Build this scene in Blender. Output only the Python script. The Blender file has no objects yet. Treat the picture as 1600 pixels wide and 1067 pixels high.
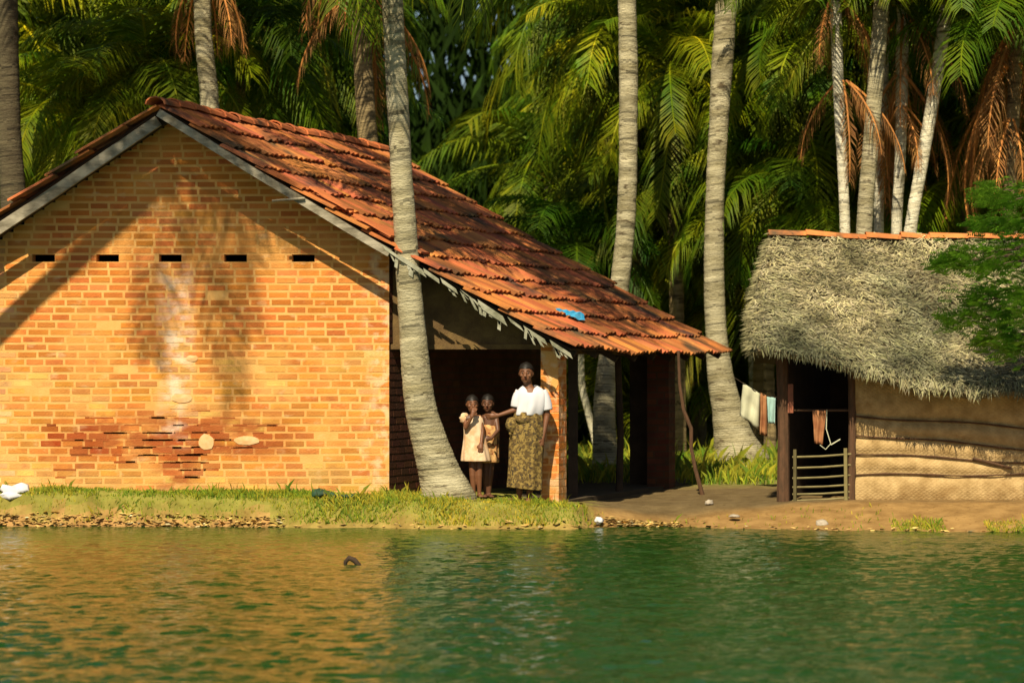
import bpy, bmesh, math, random
from mathutils import Vector, Matrix, noise

# ------------------------------------------------------------------ camera, sky, sun, exposure
C = bpy.context.scene.collection
scene = bpy.context.scene
F = 4260.0          # focal length in pixels of the 1600 px wide photograph
HZ = 574.0          # horizon row
CH = 1.49           # camera height
def P(px, py, Y):
    return Vector(((px - 800.0) / F * Y, Y, CH - (py - HZ) / F * Y))
def PX(px, Y): return (px - 800.0) / F * Y
def PZ(py, Y): return CH - (py - HZ) / F * Y

cam_d = bpy.data.cameras.new('camera')
cam = bpy.data.objects.new('camera', cam_d); C.objects.link(cam)
cam.location = (0, 0, CH); cam.rotation_euler = (math.pi / 2, 0, 0)
cam_d.sensor_width = 36; cam_d.lens = 36 * F / 1600
cam_d.shift_y = (HZ - 533.5) / 1600
cam_d.clip_start = 0.5; cam_d.clip_end = 2000
cam_d.dof.use_dof = True; cam_d.dof.focus_distance = 28.3; cam_d.dof.aperture_fstop = 2.2
scene.camera = cam

SUN_EL, SUN_AZ = math.radians(46), math.radians(14)
world = bpy.data.worlds.new("World"); scene.world = world
world.use_nodes = True
wn = world.node_tree
bg = wn.nodes['Background']
sky = wn.nodes.new('ShaderNodeTexSky'); sky.sky_type = 'NISHITA'; sky.sun_disc = False
sky.sun_elevation = SUN_EL; sky.sun_rotation = math.pi + SUN_AZ
wn.links.new(sky.outputs[0], bg.inputs[0]); bg.inputs[1].default_value = 0.05
sd = bpy.data.lights.new('sun', 'SUN'); sd.energy = 5.0; sd.angle = math.radians(0.5); sd.color = (1.0, 0.86, 0.62)
so = bpy.data.objects.new('sun', sd); C.objects.link(so)
S = Vector((-math.sin(SUN_AZ) * math.cos(SUN_EL), -math.cos(SUN_AZ) * math.cos(SUN_EL), math.sin(SUN_EL)))
so.rotation_euler = S.to_track_quat('Z', 'Y').to_euler(); so.location = (-8, -10, 30)
scene.view_settings.view_transform = 'Standard'; scene.view_settings.look = 'None'
scene.view_settings.exposure = 0.45; scene.view_settings.gamma = 1
try: scene.cycles.max_bounces = 6; scene.cycles.transparent_max_bounces = 4
except Exception: pass

R = random.Random(7)
def U(a, b): return R.uniform(a, b)
def N3(x, y, z=0.0): return noise.noise(Vector((x, y, z)))

# ------------------------------------------------------------------ mesh helpers
OFF = {}
class MB:
    def __init__(s): s.v = []; s.f = []; s.c = []; s.col = (1, 1, 1)
    def add(s, vs, fs, col=None):
        b = len(s.v); s.v.extend([tuple(v) for v in vs]); c = col or s.col
        for f in fs: s.f.append([i + b for i in f]); s.c.append(c)
    def box(s, o, u, v, w, col=None):      # corner o, edge vectors u v w
        o = Vector(o); u = Vector(u); v = Vector(v); w = Vector(w)
        p = [o, o + u, o + u + v, o + v, o + w, o + u + w, o + u + v + w, o + v + w]
        s.add(p, [(0, 3, 2, 1), (4, 5, 6, 7), (0, 1, 5, 4), (1, 2, 6, 5), (2, 3, 7, 6), (3, 0, 4, 7)], col)
    def abox(s, x0, x1, y0, y1, z0, z1, col=None):
        s.box((x0, y0, z0), (x1 - x0, 0, 0), (0, y1 - y0, 0), (0, 0, z1 - z0), col)
    def tube(s, pts, rad, n=10, col=None, cap=True, sx=1.0, up=None):
        pts = [Vector(p) for p in pts]
        if not isinstance(rad, (list, tuple)): rad = [rad] * len(pts)
        vs = []; prev = None
        for i, p in enumerate(pts):
            t = (pts[min(i + 1, len(pts) - 1)] - pts[max(i - 1, 0)])
            t = t.normalized() if t.length > 1e-9 else Vector((0, 0, 1))
            if prev is None:
                a = Vector(up) if up else (Vector((1, 0, 0)) if abs(t.x) < 0.8 else Vector((0, 1, 0)))
            else: a = prev
            a = (a - t * a.dot(t)).normalized(); prev = a; b = t.cross(a)
            r = rad[i]; rx, ry = (r if isinstance(r, tuple) else (r * sx, r))
            for k in range(n):
                th = 2 * math.pi * k / n
                vs.append(p + a * math.cos(th) * rx + b * math.sin(th) * ry)
        fs = []
        for i in range(len(pts) - 1):
            for k in range(n):
                k2 = (k + 1) % n
                fs.append((i * n + k, i * n + k2, (i + 1) * n + k2, (i + 1) * n + k))
        if cap:
            fs.append(tuple(range(n - 1, -1, -1))); m = (len(pts) - 1) * n; fs.append(tuple(m + k for k in range(n)))
        s.add(vs, fs, col)
    def ball(s, c, r, n=12, m=8, col=None, rot=None, fn=None):
        c = Vector(c); r = r if isinstance(r, tuple) else (r, r, r); vs = []; fs = []
        for i in range(m + 1):
            ph = math.pi * i / m
            for k in range(n):
                th = 2 * math.pi * k / n
                d = Vector((math.sin(ph) * math.cos(th), math.sin(ph) * math.sin(th), math.cos(ph)))
                q = 1.0 if fn is None else fn(d)
                w = Vector((d.x * r[0] * q, d.y * r[1] * q, d.z * r[2] * q))
                if rot: w = rot @ w
                vs.append(c + w)
        for i in range(m):
            for k in range(n):
                k2 = (k + 1) % n; fs.append((i * n + k, (i + 1) * n + k, (i + 1) * n + k2, i * n + k2))
        s.add(vs, fs, col)
    def mesh(s, name, off=Vector((0, 0, 0)), smooth=False):
        me = bpy.data.meshes.new(name)
        me.from_pydata([(a - off.x, b - off.y, c - off.z) for a, b, c in s.v], [], s.f); me.update()
        at = me.color_attributes.new('Col', 'FLOAT_COLOR', 'CORNER')
        buf = []
        for p, c in zip(me.polygons, s.c): buf.extend([c[0], c[1], c[2], 1.0] * p.loop_total)
        at.data.foreach_set('color', buf)
        if smooth: me.polygons.foreach_set('use_smooth', [True] * len(me.polygons))
        return me
def obj(name, mb, m, parent=None, smooth=False):
    off = OFF.get(parent.name, Vector((0, 0, 0))) if parent else Vector((0, 0, 0))
    me = mb.mesh(name, off, smooth) if isinstance(mb, MB) else mb
    o = bpy.data.objects.new(name, me); C.objects.link(o)
    if m: me.materials.clear(); me.materials.append(m)
    if parent: o.parent = parent; OFF[o.name] = off
    return o
def thing(name, label, cat, loc=(0, 0, 0), group=None):
    o = bpy.data.objects.new(name, None); C.objects.link(o); o.location = loc
    o.empty_display_size = 0.2
    o['label'] = label; o['category'] = cat
    if group: o['group'] = group
    OFF[o.name] = Vector(loc); return o
def tag(o, label, cat, group=None, kind=None):
    o['label'] = label; o['category'] = cat
    if group: o['group'] = group
    if kind: o['kind'] = kind
    return o
def struct(name, mb, m, smooth=False):
    o = obj(name, mb, m, None, smooth); o['kind'] = 'structure'; return o

# ------------------------------------------------------------------ materials
def mat(name, c1, c2=None, scale=3.0, rough=0.8, bump=0.0, bscale=40.0, stretch=(1, 1, 1), spec=0.3,
        trans=0.0, detail=5.0, lo=0.35, hi=0.65, c3=None, c3scale=8.0, c3lo=0.6, c3hi=0.7, bdist=0.02, tint=None, attr=True):
    m = bpy.data.materials.new(name); m.use_nodes = True
    nt = m.node_tree; n = nt.nodes; l = nt.links; b = n['Principled BSDF']
    b.inputs['Roughness'].default_value = rough
    b.inputs['Specular IOR Level'].default_value = spec
    tc = n.new('ShaderNodeTexCoord'); mp = n.new('ShaderNodeMapping'); mp.inputs['Scale'].default_value = stretch
    l.new(tc.outputs['Object'], mp.inputs[0])
    def nz(sc, det=detail):
        t = n.new('ShaderNodeTexNoise'); t.inputs['Scale'].default_value = sc; t.inputs['Detail'].default_value = det
        t.inputs['Roughness'].default_value = 0.6; l.new(mp.outputs[0], t.inputs['Vector']); return t.outputs['Fac']
    def rng(fac, a, z):
        r = n.new('ShaderNodeMapRange'); r.inputs[1].default_value = a; r.inputs[2].default_value = z; l.new(fac, r.inputs[0]); return r.outputs[0]
    def mix(fac, A, B, mode='MIX'):
        x = n.new('ShaderNodeMix'); x.data_type = 'RGBA'; x.blend_type = mode
        if isinstance(fac, float): x.inputs[0].default_value = fac
        else: l.new(fac, x.inputs[0])
        for k, q in ((6, A), (7, B)):
            if isinstance(q, tuple): x.inputs[k].default_value = (*q, 1)
            else: l.new(q, x.inputs[k])
        return x.outputs[2]
    col = mix(rng(nz(scale), lo, hi), c1, c2 or c1)
    if c3: col = mix(rng(nz(c3scale), c3lo, c3hi), col, c3)
    at = n.new('ShaderNodeAttribute'); at.attribute_name = 'Col'
    if attr: col = mix(1.0, col, at.outputs['Color'], 'MULTIPLY')
    if tint:
        oi = n.new('ShaderNodeObjectInfo'); col = mix(oi.outputs['Random'], col, mix(1.0, col, tint, 'MULTIPLY'))
    l.new(col, b.inputs['Base Color'])
    if bump:
        bp = n.new('ShaderNodeBump'); bp.inputs['Strength'].default_value = bump; bp.inputs['Distance'].default_value = bdist
        l.new(nz(bscale), bp.inputs['Height']); l.new(bp.outputs[0], b.inputs['Normal'])
    if trans:
        tr = n.new('ShaderNodeBsdfTranslucent'); l.new(col, tr.inputs[0]); ms = n.new('ShaderNodeMixShader'); ms.inputs[0].default_value = trans
        l.new(b.outputs[0], ms.inputs[1]); l.new(tr.outputs[0], ms.inputs[2]); l.new(ms.outputs[0], n['Material Output'].inputs[0])
    return m

M = {}
M['brick'] = mat('brick', (0.56, 0.165, 0.028), (0.68, 0.235, 0.042), 2.2, 0.9, 0.5, 60, c3=(0.44, 0.12, 0.025), c3scale=5, c3lo=.55, c3hi=.75)
M['mortar'] = mat('mortar', (0.79, 0.45, 0.145), (0.75, 0.36, 0.095), 4, 0.95, 0.5, 90)
M['brick_dark'] = mat('brick_shaded', (0.12, 0.04, 0.018), (0.07, 0.028, 0.014), 3, 0.95, 0.4, 60)  # shaded copy of brick, the veranda's deep shade put into its colour
M['mortar_shaded'] = mat('mortar_shaded', (0.075, 0.042, 0.022), (0.05, 0.03, 0.018), 3, 0.95)  # mortar copy with the same shade put into its colour
M['tile'] = mat('clay_tile', (0.64, 0.205, 0.06), (0.42, 0.12, 0.04), 1.9, 0.85, 0.4, 50, c3=(0.085, 0.05, 0.028), c3scale=1.5, c3lo=.50, c3hi=.66)
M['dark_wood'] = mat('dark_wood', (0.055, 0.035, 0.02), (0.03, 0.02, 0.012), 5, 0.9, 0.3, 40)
M['board'] = mat('weathered_board', (0.42, 0.37, 0.27), (0.13, 0.11, 0.07), 4, 0.85, 0.4, 50, stretch=(1, 6, 3))
M['fiber'] = mat('bleached_strip', (0.42, 0.41, 0.30), (0.16, 0.16, 0.10), 5, 0.85, 0.4, 50)
M['mat_dark'] = mat('old_matting', (0.18, 0.115, 0.04), (0.10, 0.06, 0.025), 6, 0.95, 0.6, 60)
M['soil_floor'] = mat('packed_floor', (0.09, 0.065, 0.035), (0.06, 0.045, 0.025), 3, 0.95)
M['trunk'] = mat('palm_bark', (0.52, 0.47, 0.30), (0.26, 0.225, 0.12), 2.0, 0.95, 0.9, 18, stretch=(1, 1, 3.2), c3=(0.10, 0.075, 0.04), c3scale=4.2, c3lo=.58, c3hi=.68, bdist=.03)
M['trunk_pale'] = mat('pale_bark', (0.80, 0.76, 0.58), (0.60, 0.55, 0.38), 3.5, 0.95, 0.8, 18, stretch=(1, 1, 3.5), c3=(0.16, 0.13, 0.07), c3scale=4, c3lo=.6, c3hi=.7, bdist=.03)
M['trunk_brown'] = mat('brown_bark', (0.33, 0.25, 0.12), (0.19, 0.14, 0.065), 3.5, 0.95, 0.8, 18, stretch=(1, 1, 3.5), c3=(0.07, 0.05, 0.03), c3scale=4, c3lo=.58, c3hi=.68, bdist=.03)
M['trunk_dark'] = mat('dark_bark', (0.12, 0.10, 0.055), (0.07, 0.055, 0.03), 3.5, 0.95, 0.8, 18, stretch=(1, 1, 3.5), bdist=.03)
M['frond'] = mat('palm_frond', (0.052, 0.140, 0.004), (0.19, 0.23, 0.006), 0.9, 0.55, 0, spec=0.18, trans=0.30, tint=(0.30, 0.55, 0.7))
M['dead'] = mat('dry_frond', (0.42, 0.21, 0.055), (0.22, 0.10, 0.03), 3, 0.8, 0, trans=0.15)
M['thatch'] = mat('thatch', (0.41, 0.37, 0.21), (0.14, 0.13, 0.065), 2.4, 0.9, 0)
M['thatch_base'] = mat('thatch_base', (0.15, 0.12, 0.06), (0.09, 0.07, 0.035), 4, 0.95)
M['grass'] = mat('grass', (0.22, 0.31, 0.018), (0.46, 0.40, 0.04), 1.6, 0.7, 0, trans=0.25)
M['litter'] = mat('leaf_litter', (0.40, 0.20, 0.06), (0.60, 0.36, 0.13), 6, 0.85)
M['leaf'] = mat('bright_leaf', (0.07, 0.21, 0.012), (0.17, 0.32, 0.018), 2.5, 0.45, 0, spec=.4, trans=0.25)
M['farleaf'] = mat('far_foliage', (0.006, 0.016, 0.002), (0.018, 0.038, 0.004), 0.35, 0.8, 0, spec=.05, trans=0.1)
M['bark'] = mat('shrub_bark', (0.10, 0.07, 0.04), (0.06, 0.04, 0.025), 5, 0.9)
M['cream'] = mat('cream_cloth', (0.56, 0.56, 0.40), (0.46, 0.47, 0.32), 5, 0.9)
M['white'] = mat('white_cloth', (0.66, 0.66, 0.69), (0.58, 0.58, 0.61), 6, 0.85)
M['stone'] = mat('pale_stone', (0.48, 0.42, 0.33), (0.30, 0.26, 0.19), 12, 0.9, 0.5, 40)
M['rust_cloth'] = mat('rust_cloth', (0.40, 0.19, 0.08), (0.26, 0.10, 0.04), 6, 0.9)
M['blue_cloth'] = mat('blue_cloth', (0.35, 0.55, 0.50), (0.30, 0.47, 0.44), 6, 0.9)
M['blue_plastic'] = mat('blue_plastic', (0.03, 0.38, 0.72), (0.10, 0.50, 0.80), 9, 0.35, 0, spec=.5)
M['green_plastic'] = mat('green_fabric', (0.02, 0.07, 0.03), (0.015, 0.035, 0.02), 9, 0.7)
M['bamboo'] = mat('bamboo', (0.26, 0.22, 0.09), (0.18, 0.15, 0.06), 8, 0.7)
M['post'] = mat('post_wood', (0.12, 0.06, 0.03), (0.07, 0.04, 0.02), 8, 0.9, .4, 40, stretch=(4, 4, 1))
SKIN=1
M['skin'] = mat('skin', (0.19, 0.080, 0.036), (0.155, 0.064, 0.029), 8, 0.5, 0, spec=.4, attr=False)
M['skin_dark'] = mat('skin_deep', (0.13, 0.056, 0.028), (0.105, 0.045, 0.022), 8, 0.5, 0, spec=.4, attr=False)
M['hair'] = mat('hair', (0.012, 0.010, 0.008), None, 8, 0.5)
M['eye'] = mat('eye_dark', (0.015, 0.01, 0.008), None, 8, 0.3)
M['eye_white'] = mat('eye_white', (0.36, 0.32, 0.28), None, 8, 0.4)
M['lip'] = mat('lip', (0.20, 0.05, 0.03), None, 8, 0.5)
M['dress'] = mat('cream_dress', (0.76, 0.56, 0.36), (0.62, 0.38, 0.20), 9, 0.9, lo=.45, hi=.6)
M['dress_brown'] = mat('patterned_dress', (0.42, 0.20, 0.07), (0.62, 0.38, 0.15), 16, 0.9, lo=.45, hi=.55, c3=(0.20, 0.05, 0.02), c3scale=20, c3lo=.58, c3hi=.62)
M['skirt'] = mat('batik_skirt', (0.27, 0.185, 0.05), (0.11, 0.07, 0.022), 26, 0.9, lo=.46, hi=.54, c3=(0.05, 0.035, 0.018), c3scale=30, c3lo=.54, c3hi=.58)
M['sandal'] = mat('sandal', (0.42, 0.30, 0.15), None, 8, 0.8)

def weather(m, amt):
    """lime stain, smeared mortar and damp dirt that lie on the gable wall itself"""
    nt = m.node_tree; n = nt.nodes; l = nt.links; b = n['Principled BSDF']; src = b.inputs['Base Color'].links[0].from_socket
    g = n.new('ShaderNodeNewGeometry'); sp = n.new('ShaderNodeSeparateXYZ'); l.new(g.outputs['Position'], sp.inputs[0])
    def noise_(sc, st=(1, 1, 1), det=6):
        mp = n.new('ShaderNodeMapping'); mp.inputs['Scale'].default_value = st; l.new(g.outputs['Position'], mp.inputs[0])
        t = n.new('ShaderNodeTexNoise'); t.inputs['Scale'].default_value = sc; t.inputs['Detail'].default_value = det; l.new(mp.outputs[0], t.inputs['Vector']); return t.outputs['Fac']
    def mr(x, a, z, c=0, d=1):
        r = n.new('ShaderNodeMapRange'); r.inputs[1].default_value = a; r.inputs[2].default_value = z; r.inputs[3].default_value = c; r.inputs[4].default_value = d; l.new(x, r.inputs[0]); return r.outputs[0]
    def mul(a, c, op='MULTIPLY'):
        x = n.new('ShaderNodeMath'); x.operation = op
        for i, q in enumerate((a, c)):
            if isinstance(q, (int, float)): x.inputs[i].default_value = q
            else: l.new(q, x.inputs[i])
        return x.outputs[0]
    def mixc(f, A, c):
        x = n.new('ShaderNodeMix'); x.data_type = 'RGBA'; l.new(f, x.inputs[0]); l.new(A, x.inputs[6]); x.inputs[7].default_value = (*c, 1); return x.outputs[2]
    X, Z = sp.outputs[0], sp.outputs[2]
    dx = mul(mul(X, -PX(274, 30.0), 'ADD'), 0, 'ADD'); ab = n.new('ShaderNodeMath'); ab.operation = 'ABSOLUTE'; l.new(dx, ab.inputs[0])
    band = mul(mul(mr(ab.outputs[0], .05, .24, 1, 0), mr(Z, .55, .8)), mr(Z, 2.5, 2.8, 1, 0))
    col = mixc(mul(mul(band, mr(noise_(5, (1, 1, 1.6)), .44, .60)), .65), src, (.84, .66, .50))
    col = mixc(mul(mr(noise_(1.6), .52, .68), amt), col, (.74, .37, .10))
    col = mixc(mul(mr(noise_(4.5, (1, 1, 2)), .60, .70), .35), col, (.82, .58, .30))
    edge = mr(X, PX(560, 30.0), PX(590, 30.0)); col = mixc(mul(mul(edge, mr(noise_(7), .48, .60)), .6), col, (.80, .60, .36))
    col = mixc(mul(mul(mr(Z, .1, .55, 1, 0), mr(noise_(2.4), .42, .62)), .6), col, (.52, .31, .11))
    ax = n.new('ShaderNodeMath'); ax.operation = 'ABSOLUTE'; l.new(mul(X, -PX(275, 30.0), 'ADD'), ax.inputs[0])
    damp = mul(mul(mr(Z, .38, .62), mr(Z, .85, 1.12, 1, 0)), mr(ax.outputs[0], .9, 1.55, 1, 0))
    damp2 = mul(mr(ax.outputs[0], .12, .3, 1, 0), mul(mr(Z, .1, .2), mr(Z, .8, 1.0, 1, 0)))
    dm_ = n.new('ShaderNodeMath'); dm_.operation = 'MAXIMUM'; l.new(damp, dm_.inputs[0]); l.new(damp2, dm_.inputs[1])
    col = mixc(mul(mul(dm_.outputs[0], mr(noise_(3.2, (1, 1, 2.5)), .38, .56)), .85), col, (.35, .09, .02))
    l.new(col, b.inputs['Base Color'])
weather(M['brick'], .6); weather(M['mortar'], .75)

# woven matting of the hut wall
def woven():
    m = mat('woven_matting', (0.54, 0.38, 0.17), (0.32, 0.21, 0.08), 6.0, 0.85, 0, c3=(0.24, 0.14, 0.045), c3scale=2.6, c3lo=.54, c3hi=.74)
    nt = m.node_tree; n = nt.nodes; l = nt.links; b = n['Principled BSDF']
    tc = n.new('ShaderNodeTexCoord')
    hs = []
    for ang in (0.95, -0.95):
        mp = n.new('ShaderNodeMapping'); mp.inputs['Rotation'].default_value = (0, ang, 0); l.new(tc.outputs['Object'], mp.inputs[0])
        w = n.new('ShaderNodeTexWave'); w.bands_direction = 'X'; w.inputs['Scale'].default_value = 9.5; w.inputs['Distortion'].default_value = 3.5
        w.inputs['Detail Scale'].default_value = 3; l.new(mp.outputs[0], w.inputs[0]); hs.append(w.outputs['Fac'])
    mx = n.new('ShaderNodeMath'); mx.operation = 'MAXIMUM'; l.new(hs[0], mx.inputs[0]); l.new(hs[1], mx.inputs[1])
    bp = n.new('ShaderNodeBump'); bp.inputs['Strength'].default_value = 0.35; bp.inputs['Distance'].default_value = 0.010
    l.new(mx.outputs[0], bp.inputs['Height']); l.new(bp.outputs[0], b.inputs['Normal'])
    return m
M['woven'] = woven()

def ground_mat():
    m = mat('ground', (1, 1, 1), (0.62, 0.58, 0.5), 4.5, 0.95, 0.7, 25, bdist=.03, c3=(0.45, 0.38, 0.28), c3scale=14, c3lo=.6, c3hi=.72)
    return m
M['ground'] = ground_mat()

def water_mat():
    m = bpy.data.materials.new('water'); m.use_nodes = True
    nt = m.node_tree; n = nt.nodes; l = nt.links; b = n['Principled BSDF']
    b.inputs['Base Color'].default_value = (0.011, 0.055, 0.005, 1); b.inputs['Roughness'].default_value = 0.06
    b.inputs['IOR'].default_value = 1.33
    tc = n.new('ShaderNodeTexCoord'); mp = n.new('ShaderNodeMapping'); mp.inputs['Scale'].default_value = (0.7, 1, 1); l.new(tc.outputs['Object'], mp.inputs[0])
    t = n.new('ShaderNodeTexNoise'); t.inputs['Scale'].default_value = 24; t.inputs['Detail'].default_value = 4; l.new(mp.outputs[0], t.inputs['Vector'])
    bp = n.new('ShaderNodeBump'); bp.inputs['Strength'].default_value = 1.0; bp.inputs['Distance'].default_value = 0.011
    l.new(t.outputs['Fac'], bp.inputs['Height']); l.new(bp.outputs[0], b.inputs['Normal'])
    return m
M['water'] = water_mat()

# ------------------------------------------------------------------ ground, water
WZ = -0.22
SH = [(-14, 29.5), (-5.4, 29.42), (-3.2, 29.35), (-1.6, 29.1), (-0.6, 28.85), (0.6, 28.9), (0.95, 29.25), (1.7, 29.3), (2.3, 29.0), (3.4, 28.6), (5.4, 28.2), (14, 28.0)]
def lerp_tab(tab, x):
    if x <= tab[0][0]: return tab[0][1]
    for (a, ya), (b, yb) in zip(tab, tab[1:]):
        if x <= b:
            t = (x - a) / (b - a); t = t * t * (3 - 2 * t); return ya + (yb - ya) * t
    return tab[-1][1]
def ss(t): t = max(0.0, min(1.0, t)); return t * t * (3 - 2 * t)
def shore(x): return lerp_tab(SH, x) + 0.07 * N3(x * 2.2, 3.1) + 0.05 * N3(x * 6, 9.1)
LV = [(-14, .17), (-5.4, .15), (-1.5, .075), (-0.7, .06), (0.6, .0), (1.2, -.05), (2.5, -.02), (3.4, .02), (14, .03)]
def gh(x, y):
    d = y - shore(x)
    if d < 0: return max(WZ + d * 0.35, -1.6)
    lv = lerp_tab(LV, x); lv = lv * (1 - ss((y - 31) / 4)) if y > 31 else lv
    w = 0.34 if x < 0.8 else 0.55 + 0.8 * ss((x - 0.8) / 1.0)
    h = WZ + (lv - WZ) * ss(d / w) ** 0.8
    h += 0.018 * N3(x * 3.1, y * 3.1) + (0.05 * N3(x * .4, y * .4, 4) if y > 35 else 0)
    # root mound of the big palm behind
    dd = math.hypot(x - 3.35, (y - 39.2)); h += 0.20 * math.exp(-(dd / 1.0) ** 2)
    return h
def axis(lo, hi, step, far0, far1, g=1.25):
    a = []; v = lo; s = step
    L = []
    while v > far0: s *= g; v -= s; L.append(v)
    a = L[::-1]; v = lo
    while v < hi: a.append(v); v += step
    s = step
    while v < far1: a.append(v); s *= g; v += s
    a.append(v); return a
def sheet(xs, ys, zf, cf=None):
    mb = MB(); nx = len(xs)
    mb.v = [(x, y, zf(x, y)) for y in ys for x in xs]
    for j in range(len(ys) - 1):
        for i in range(nx - 1):
            mb.f.append((j * nx + i, j * nx + i + 1, (j + 1) * nx + i + 1, (j + 1) * nx + i))
            mb.c.append(cf((xs[i] + xs[i + 1]) / 2, (ys[j] + ys[j + 1]) / 2) if cf else (1, 1, 1))
    return mb
def gcol(x, y):
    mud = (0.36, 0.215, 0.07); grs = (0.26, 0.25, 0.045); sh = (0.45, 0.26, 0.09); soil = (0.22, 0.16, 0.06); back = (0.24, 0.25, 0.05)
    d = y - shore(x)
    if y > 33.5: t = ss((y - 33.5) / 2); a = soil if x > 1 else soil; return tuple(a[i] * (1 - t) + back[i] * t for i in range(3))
    shade_k = ss((y - 29.55) / .5) * ss((x - .5) / .4) * (1 - .5 * ss((x - 3.2) / .8)); mud = tuple(mud[i] * (1 - shade_k) + (0.17, 0.12, 0.05)[i] * shade_k for i in range(3))  # mud darkened right of the veranda: shade painted into the ground colour
    g = 1 - ss((x - 0.55) / 0.5 + 0.6 * N3(x * 3, y * 3))
    c = tuple(grs[i] * g + mud[i] * (1 - g) for i in range(3))
    s = 1 - ss(d / 0.22 + .5 * N3(x * 5, y * 5, 2)); s *= 1.0 if x < -2.6 else 0.5
    return tuple(c[i] * (1 - s) + sh[i] * s for i in range(3))
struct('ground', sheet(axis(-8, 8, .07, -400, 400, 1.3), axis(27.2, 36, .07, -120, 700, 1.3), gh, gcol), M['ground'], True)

def wz(x, y):
    if y > 34 or y < -5 or abs(x) > 30: return WZ
    a = min(1.0, 0.35 + max(0.0, (29.3 - y)) * 0.10)
    h = 0.013 * N3(x * 1.3, y * 1.9) + 0.017 * N3(x * 4.4 + 5, y * 6.0, 3) + 0.016 * N3(x * 8.5, y * 12.0, 7) + 0.009 * N3(x * 15, y * 19.0, 2)
    return WZ + h * a * 0.80
struct('water', sheet(axis(-7, 7, .045, -400, 400, 1.3), axis(12.5, 29.8, .045, -120, 33, 1.3), wz), M['water'], True)

# ------------------------------------------------------------------ bricks
def brick_face(bricks, mortar, o, u, n, width, z0, zt, holes=(), bl=.232, bh=.0815, thick=.1, worn=None, edge=0.0):
    """o = base corner, u = unit vector along the wall, n = outward normal; zt(x) wall top."""
    o = Vector(o); u = Vector(u).normalized(); n = Vector(n).normalized(); up = Vector((0, 0, 1))
    z = z0; k = 0
    mz = .027 if worn else .019
    while True:
        z1 = z + bh
        # span where wall exists at this row
        xs = [i * 0.02 for i in range(int(width / .02) + 1) if zt(i * .02) > z + bh * .5]
        if not xs: break
        a, b = min(xs), max(xs)
        if b > width - .03: b = width
        segs = [(a, b)]
        for (h0, h1, hz0, hz1) in holes:
            if z + bh * .5 > hz0 and z + bh * .5 < hz1:
                ns = []
                for (s0, s1) in segs:
                    if h1 <= s0 or h0 >= s1: ns.append((s0, s1)); continue
                    if h0 > s0: ns.append((s0, h0))
                    if h1 < s1: ns.append((h1, s1))
                segs = ns
        for (s0, s1) in segs:
            mortar.box(o + u * s0 + up * z - n * thick, u * (s1 - s0), up * bh, n * thick, worn_m(worn, (s0 + s1) / 2, z) if worn else None)
            x = s0 - ((k % 2) * bl / 2) - (0 if s0 < .01 else U(0, .05)) + U(-.012, .012)
            while x < s1 - .02:
                L = bl * U(.90, 1.07); x0 = max(x, s0 + .003); x1 = min(x + L - mz, s1 - .001)
                if x1 - x0 > .03:
                    c = U(.76, 1.12); col = (c, c * U(.84, 1.12), c * U(.8, 1.15))
                    pr = .0025 + U(-.001, .002); keep = True; hh = bh - mz
                    zz = z + mz / 2 + U(-.003, .003) + (.010 * N3((x0 + o.x) * .9, z * 1.3, 3) if worn else 0)
                    if worn:
                        wv = worn((x0 + x1) / 2, z)
                        col = tuple(col[i] * wv[i] for i in range(3)); pr += wv[3]
                        if len(wv) > 4: hh *= wv[4]
                    bricks.box(o + u * x0 + up * zz - n * .03, u * (x1 - x0), up * hh + u * U(-.002, .002), n * (.03 + pr), col) if not (worn and R.random() < .015) else None
                x += L
        z = z1; k += 1
        if z > 8: break
def worn_m(worn, x, z): return (1, 1, 1)

# ------------------------------------------------------------------ the brick house
T = 0.3566                     # sideways drift of the depth direction
HY = 30.0; RY = 29.5
XR = PX(245, RY); ZR = PZ(167, RY); SL = 0.589; SLL = 0.655; RL = 6.1
def roof_z(x, s, side):        # top of the roof battens; x measured at depth s
    d = abs(x)
    sag = -0.05 * math.sin(math.pi * min(1, d / 4.4)) - 0.035 * math.sin(math.pi * s / RL) * (0.4 + d / 4) + 0.03 * N3(d * .9 + 7 * side, s * .8)
    return ZR - (SL if side > 0 else SLL) * d + sag
def roof_p(d, s, side, lift=0.0):
    sl = SL if side > 0 else SLL
    nrm = Vector((side * sl, 0, 1)).normalized()
    return Vector((XR + side * d + s * T, RY + s, roof_z(d, s, side))) + nrm * lift
house = thing('brick_house', 'orange brick house with red tile roof and open veranda on the left bank', 'house', (XR + .2, HY, .05))
WX0 = PX(-118, HY); WX1 = PX(608, HY)
xr0 = XR + 0.5 * T
def wall_top(xw):              # front wall, xw measured from WX0
    x = WX0 + xw - xr0
    return roof_z(x, .5, 1 if x > 0 else -1) - 0.035
vents = []
for px in (68, 168, 266, 368, 474):
    c = PX(px, HY) - WX0; vents.append((c - .125, c + .125, PZ(411, HY), PZ(394, HY)))
Z0 = -0.12
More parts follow.
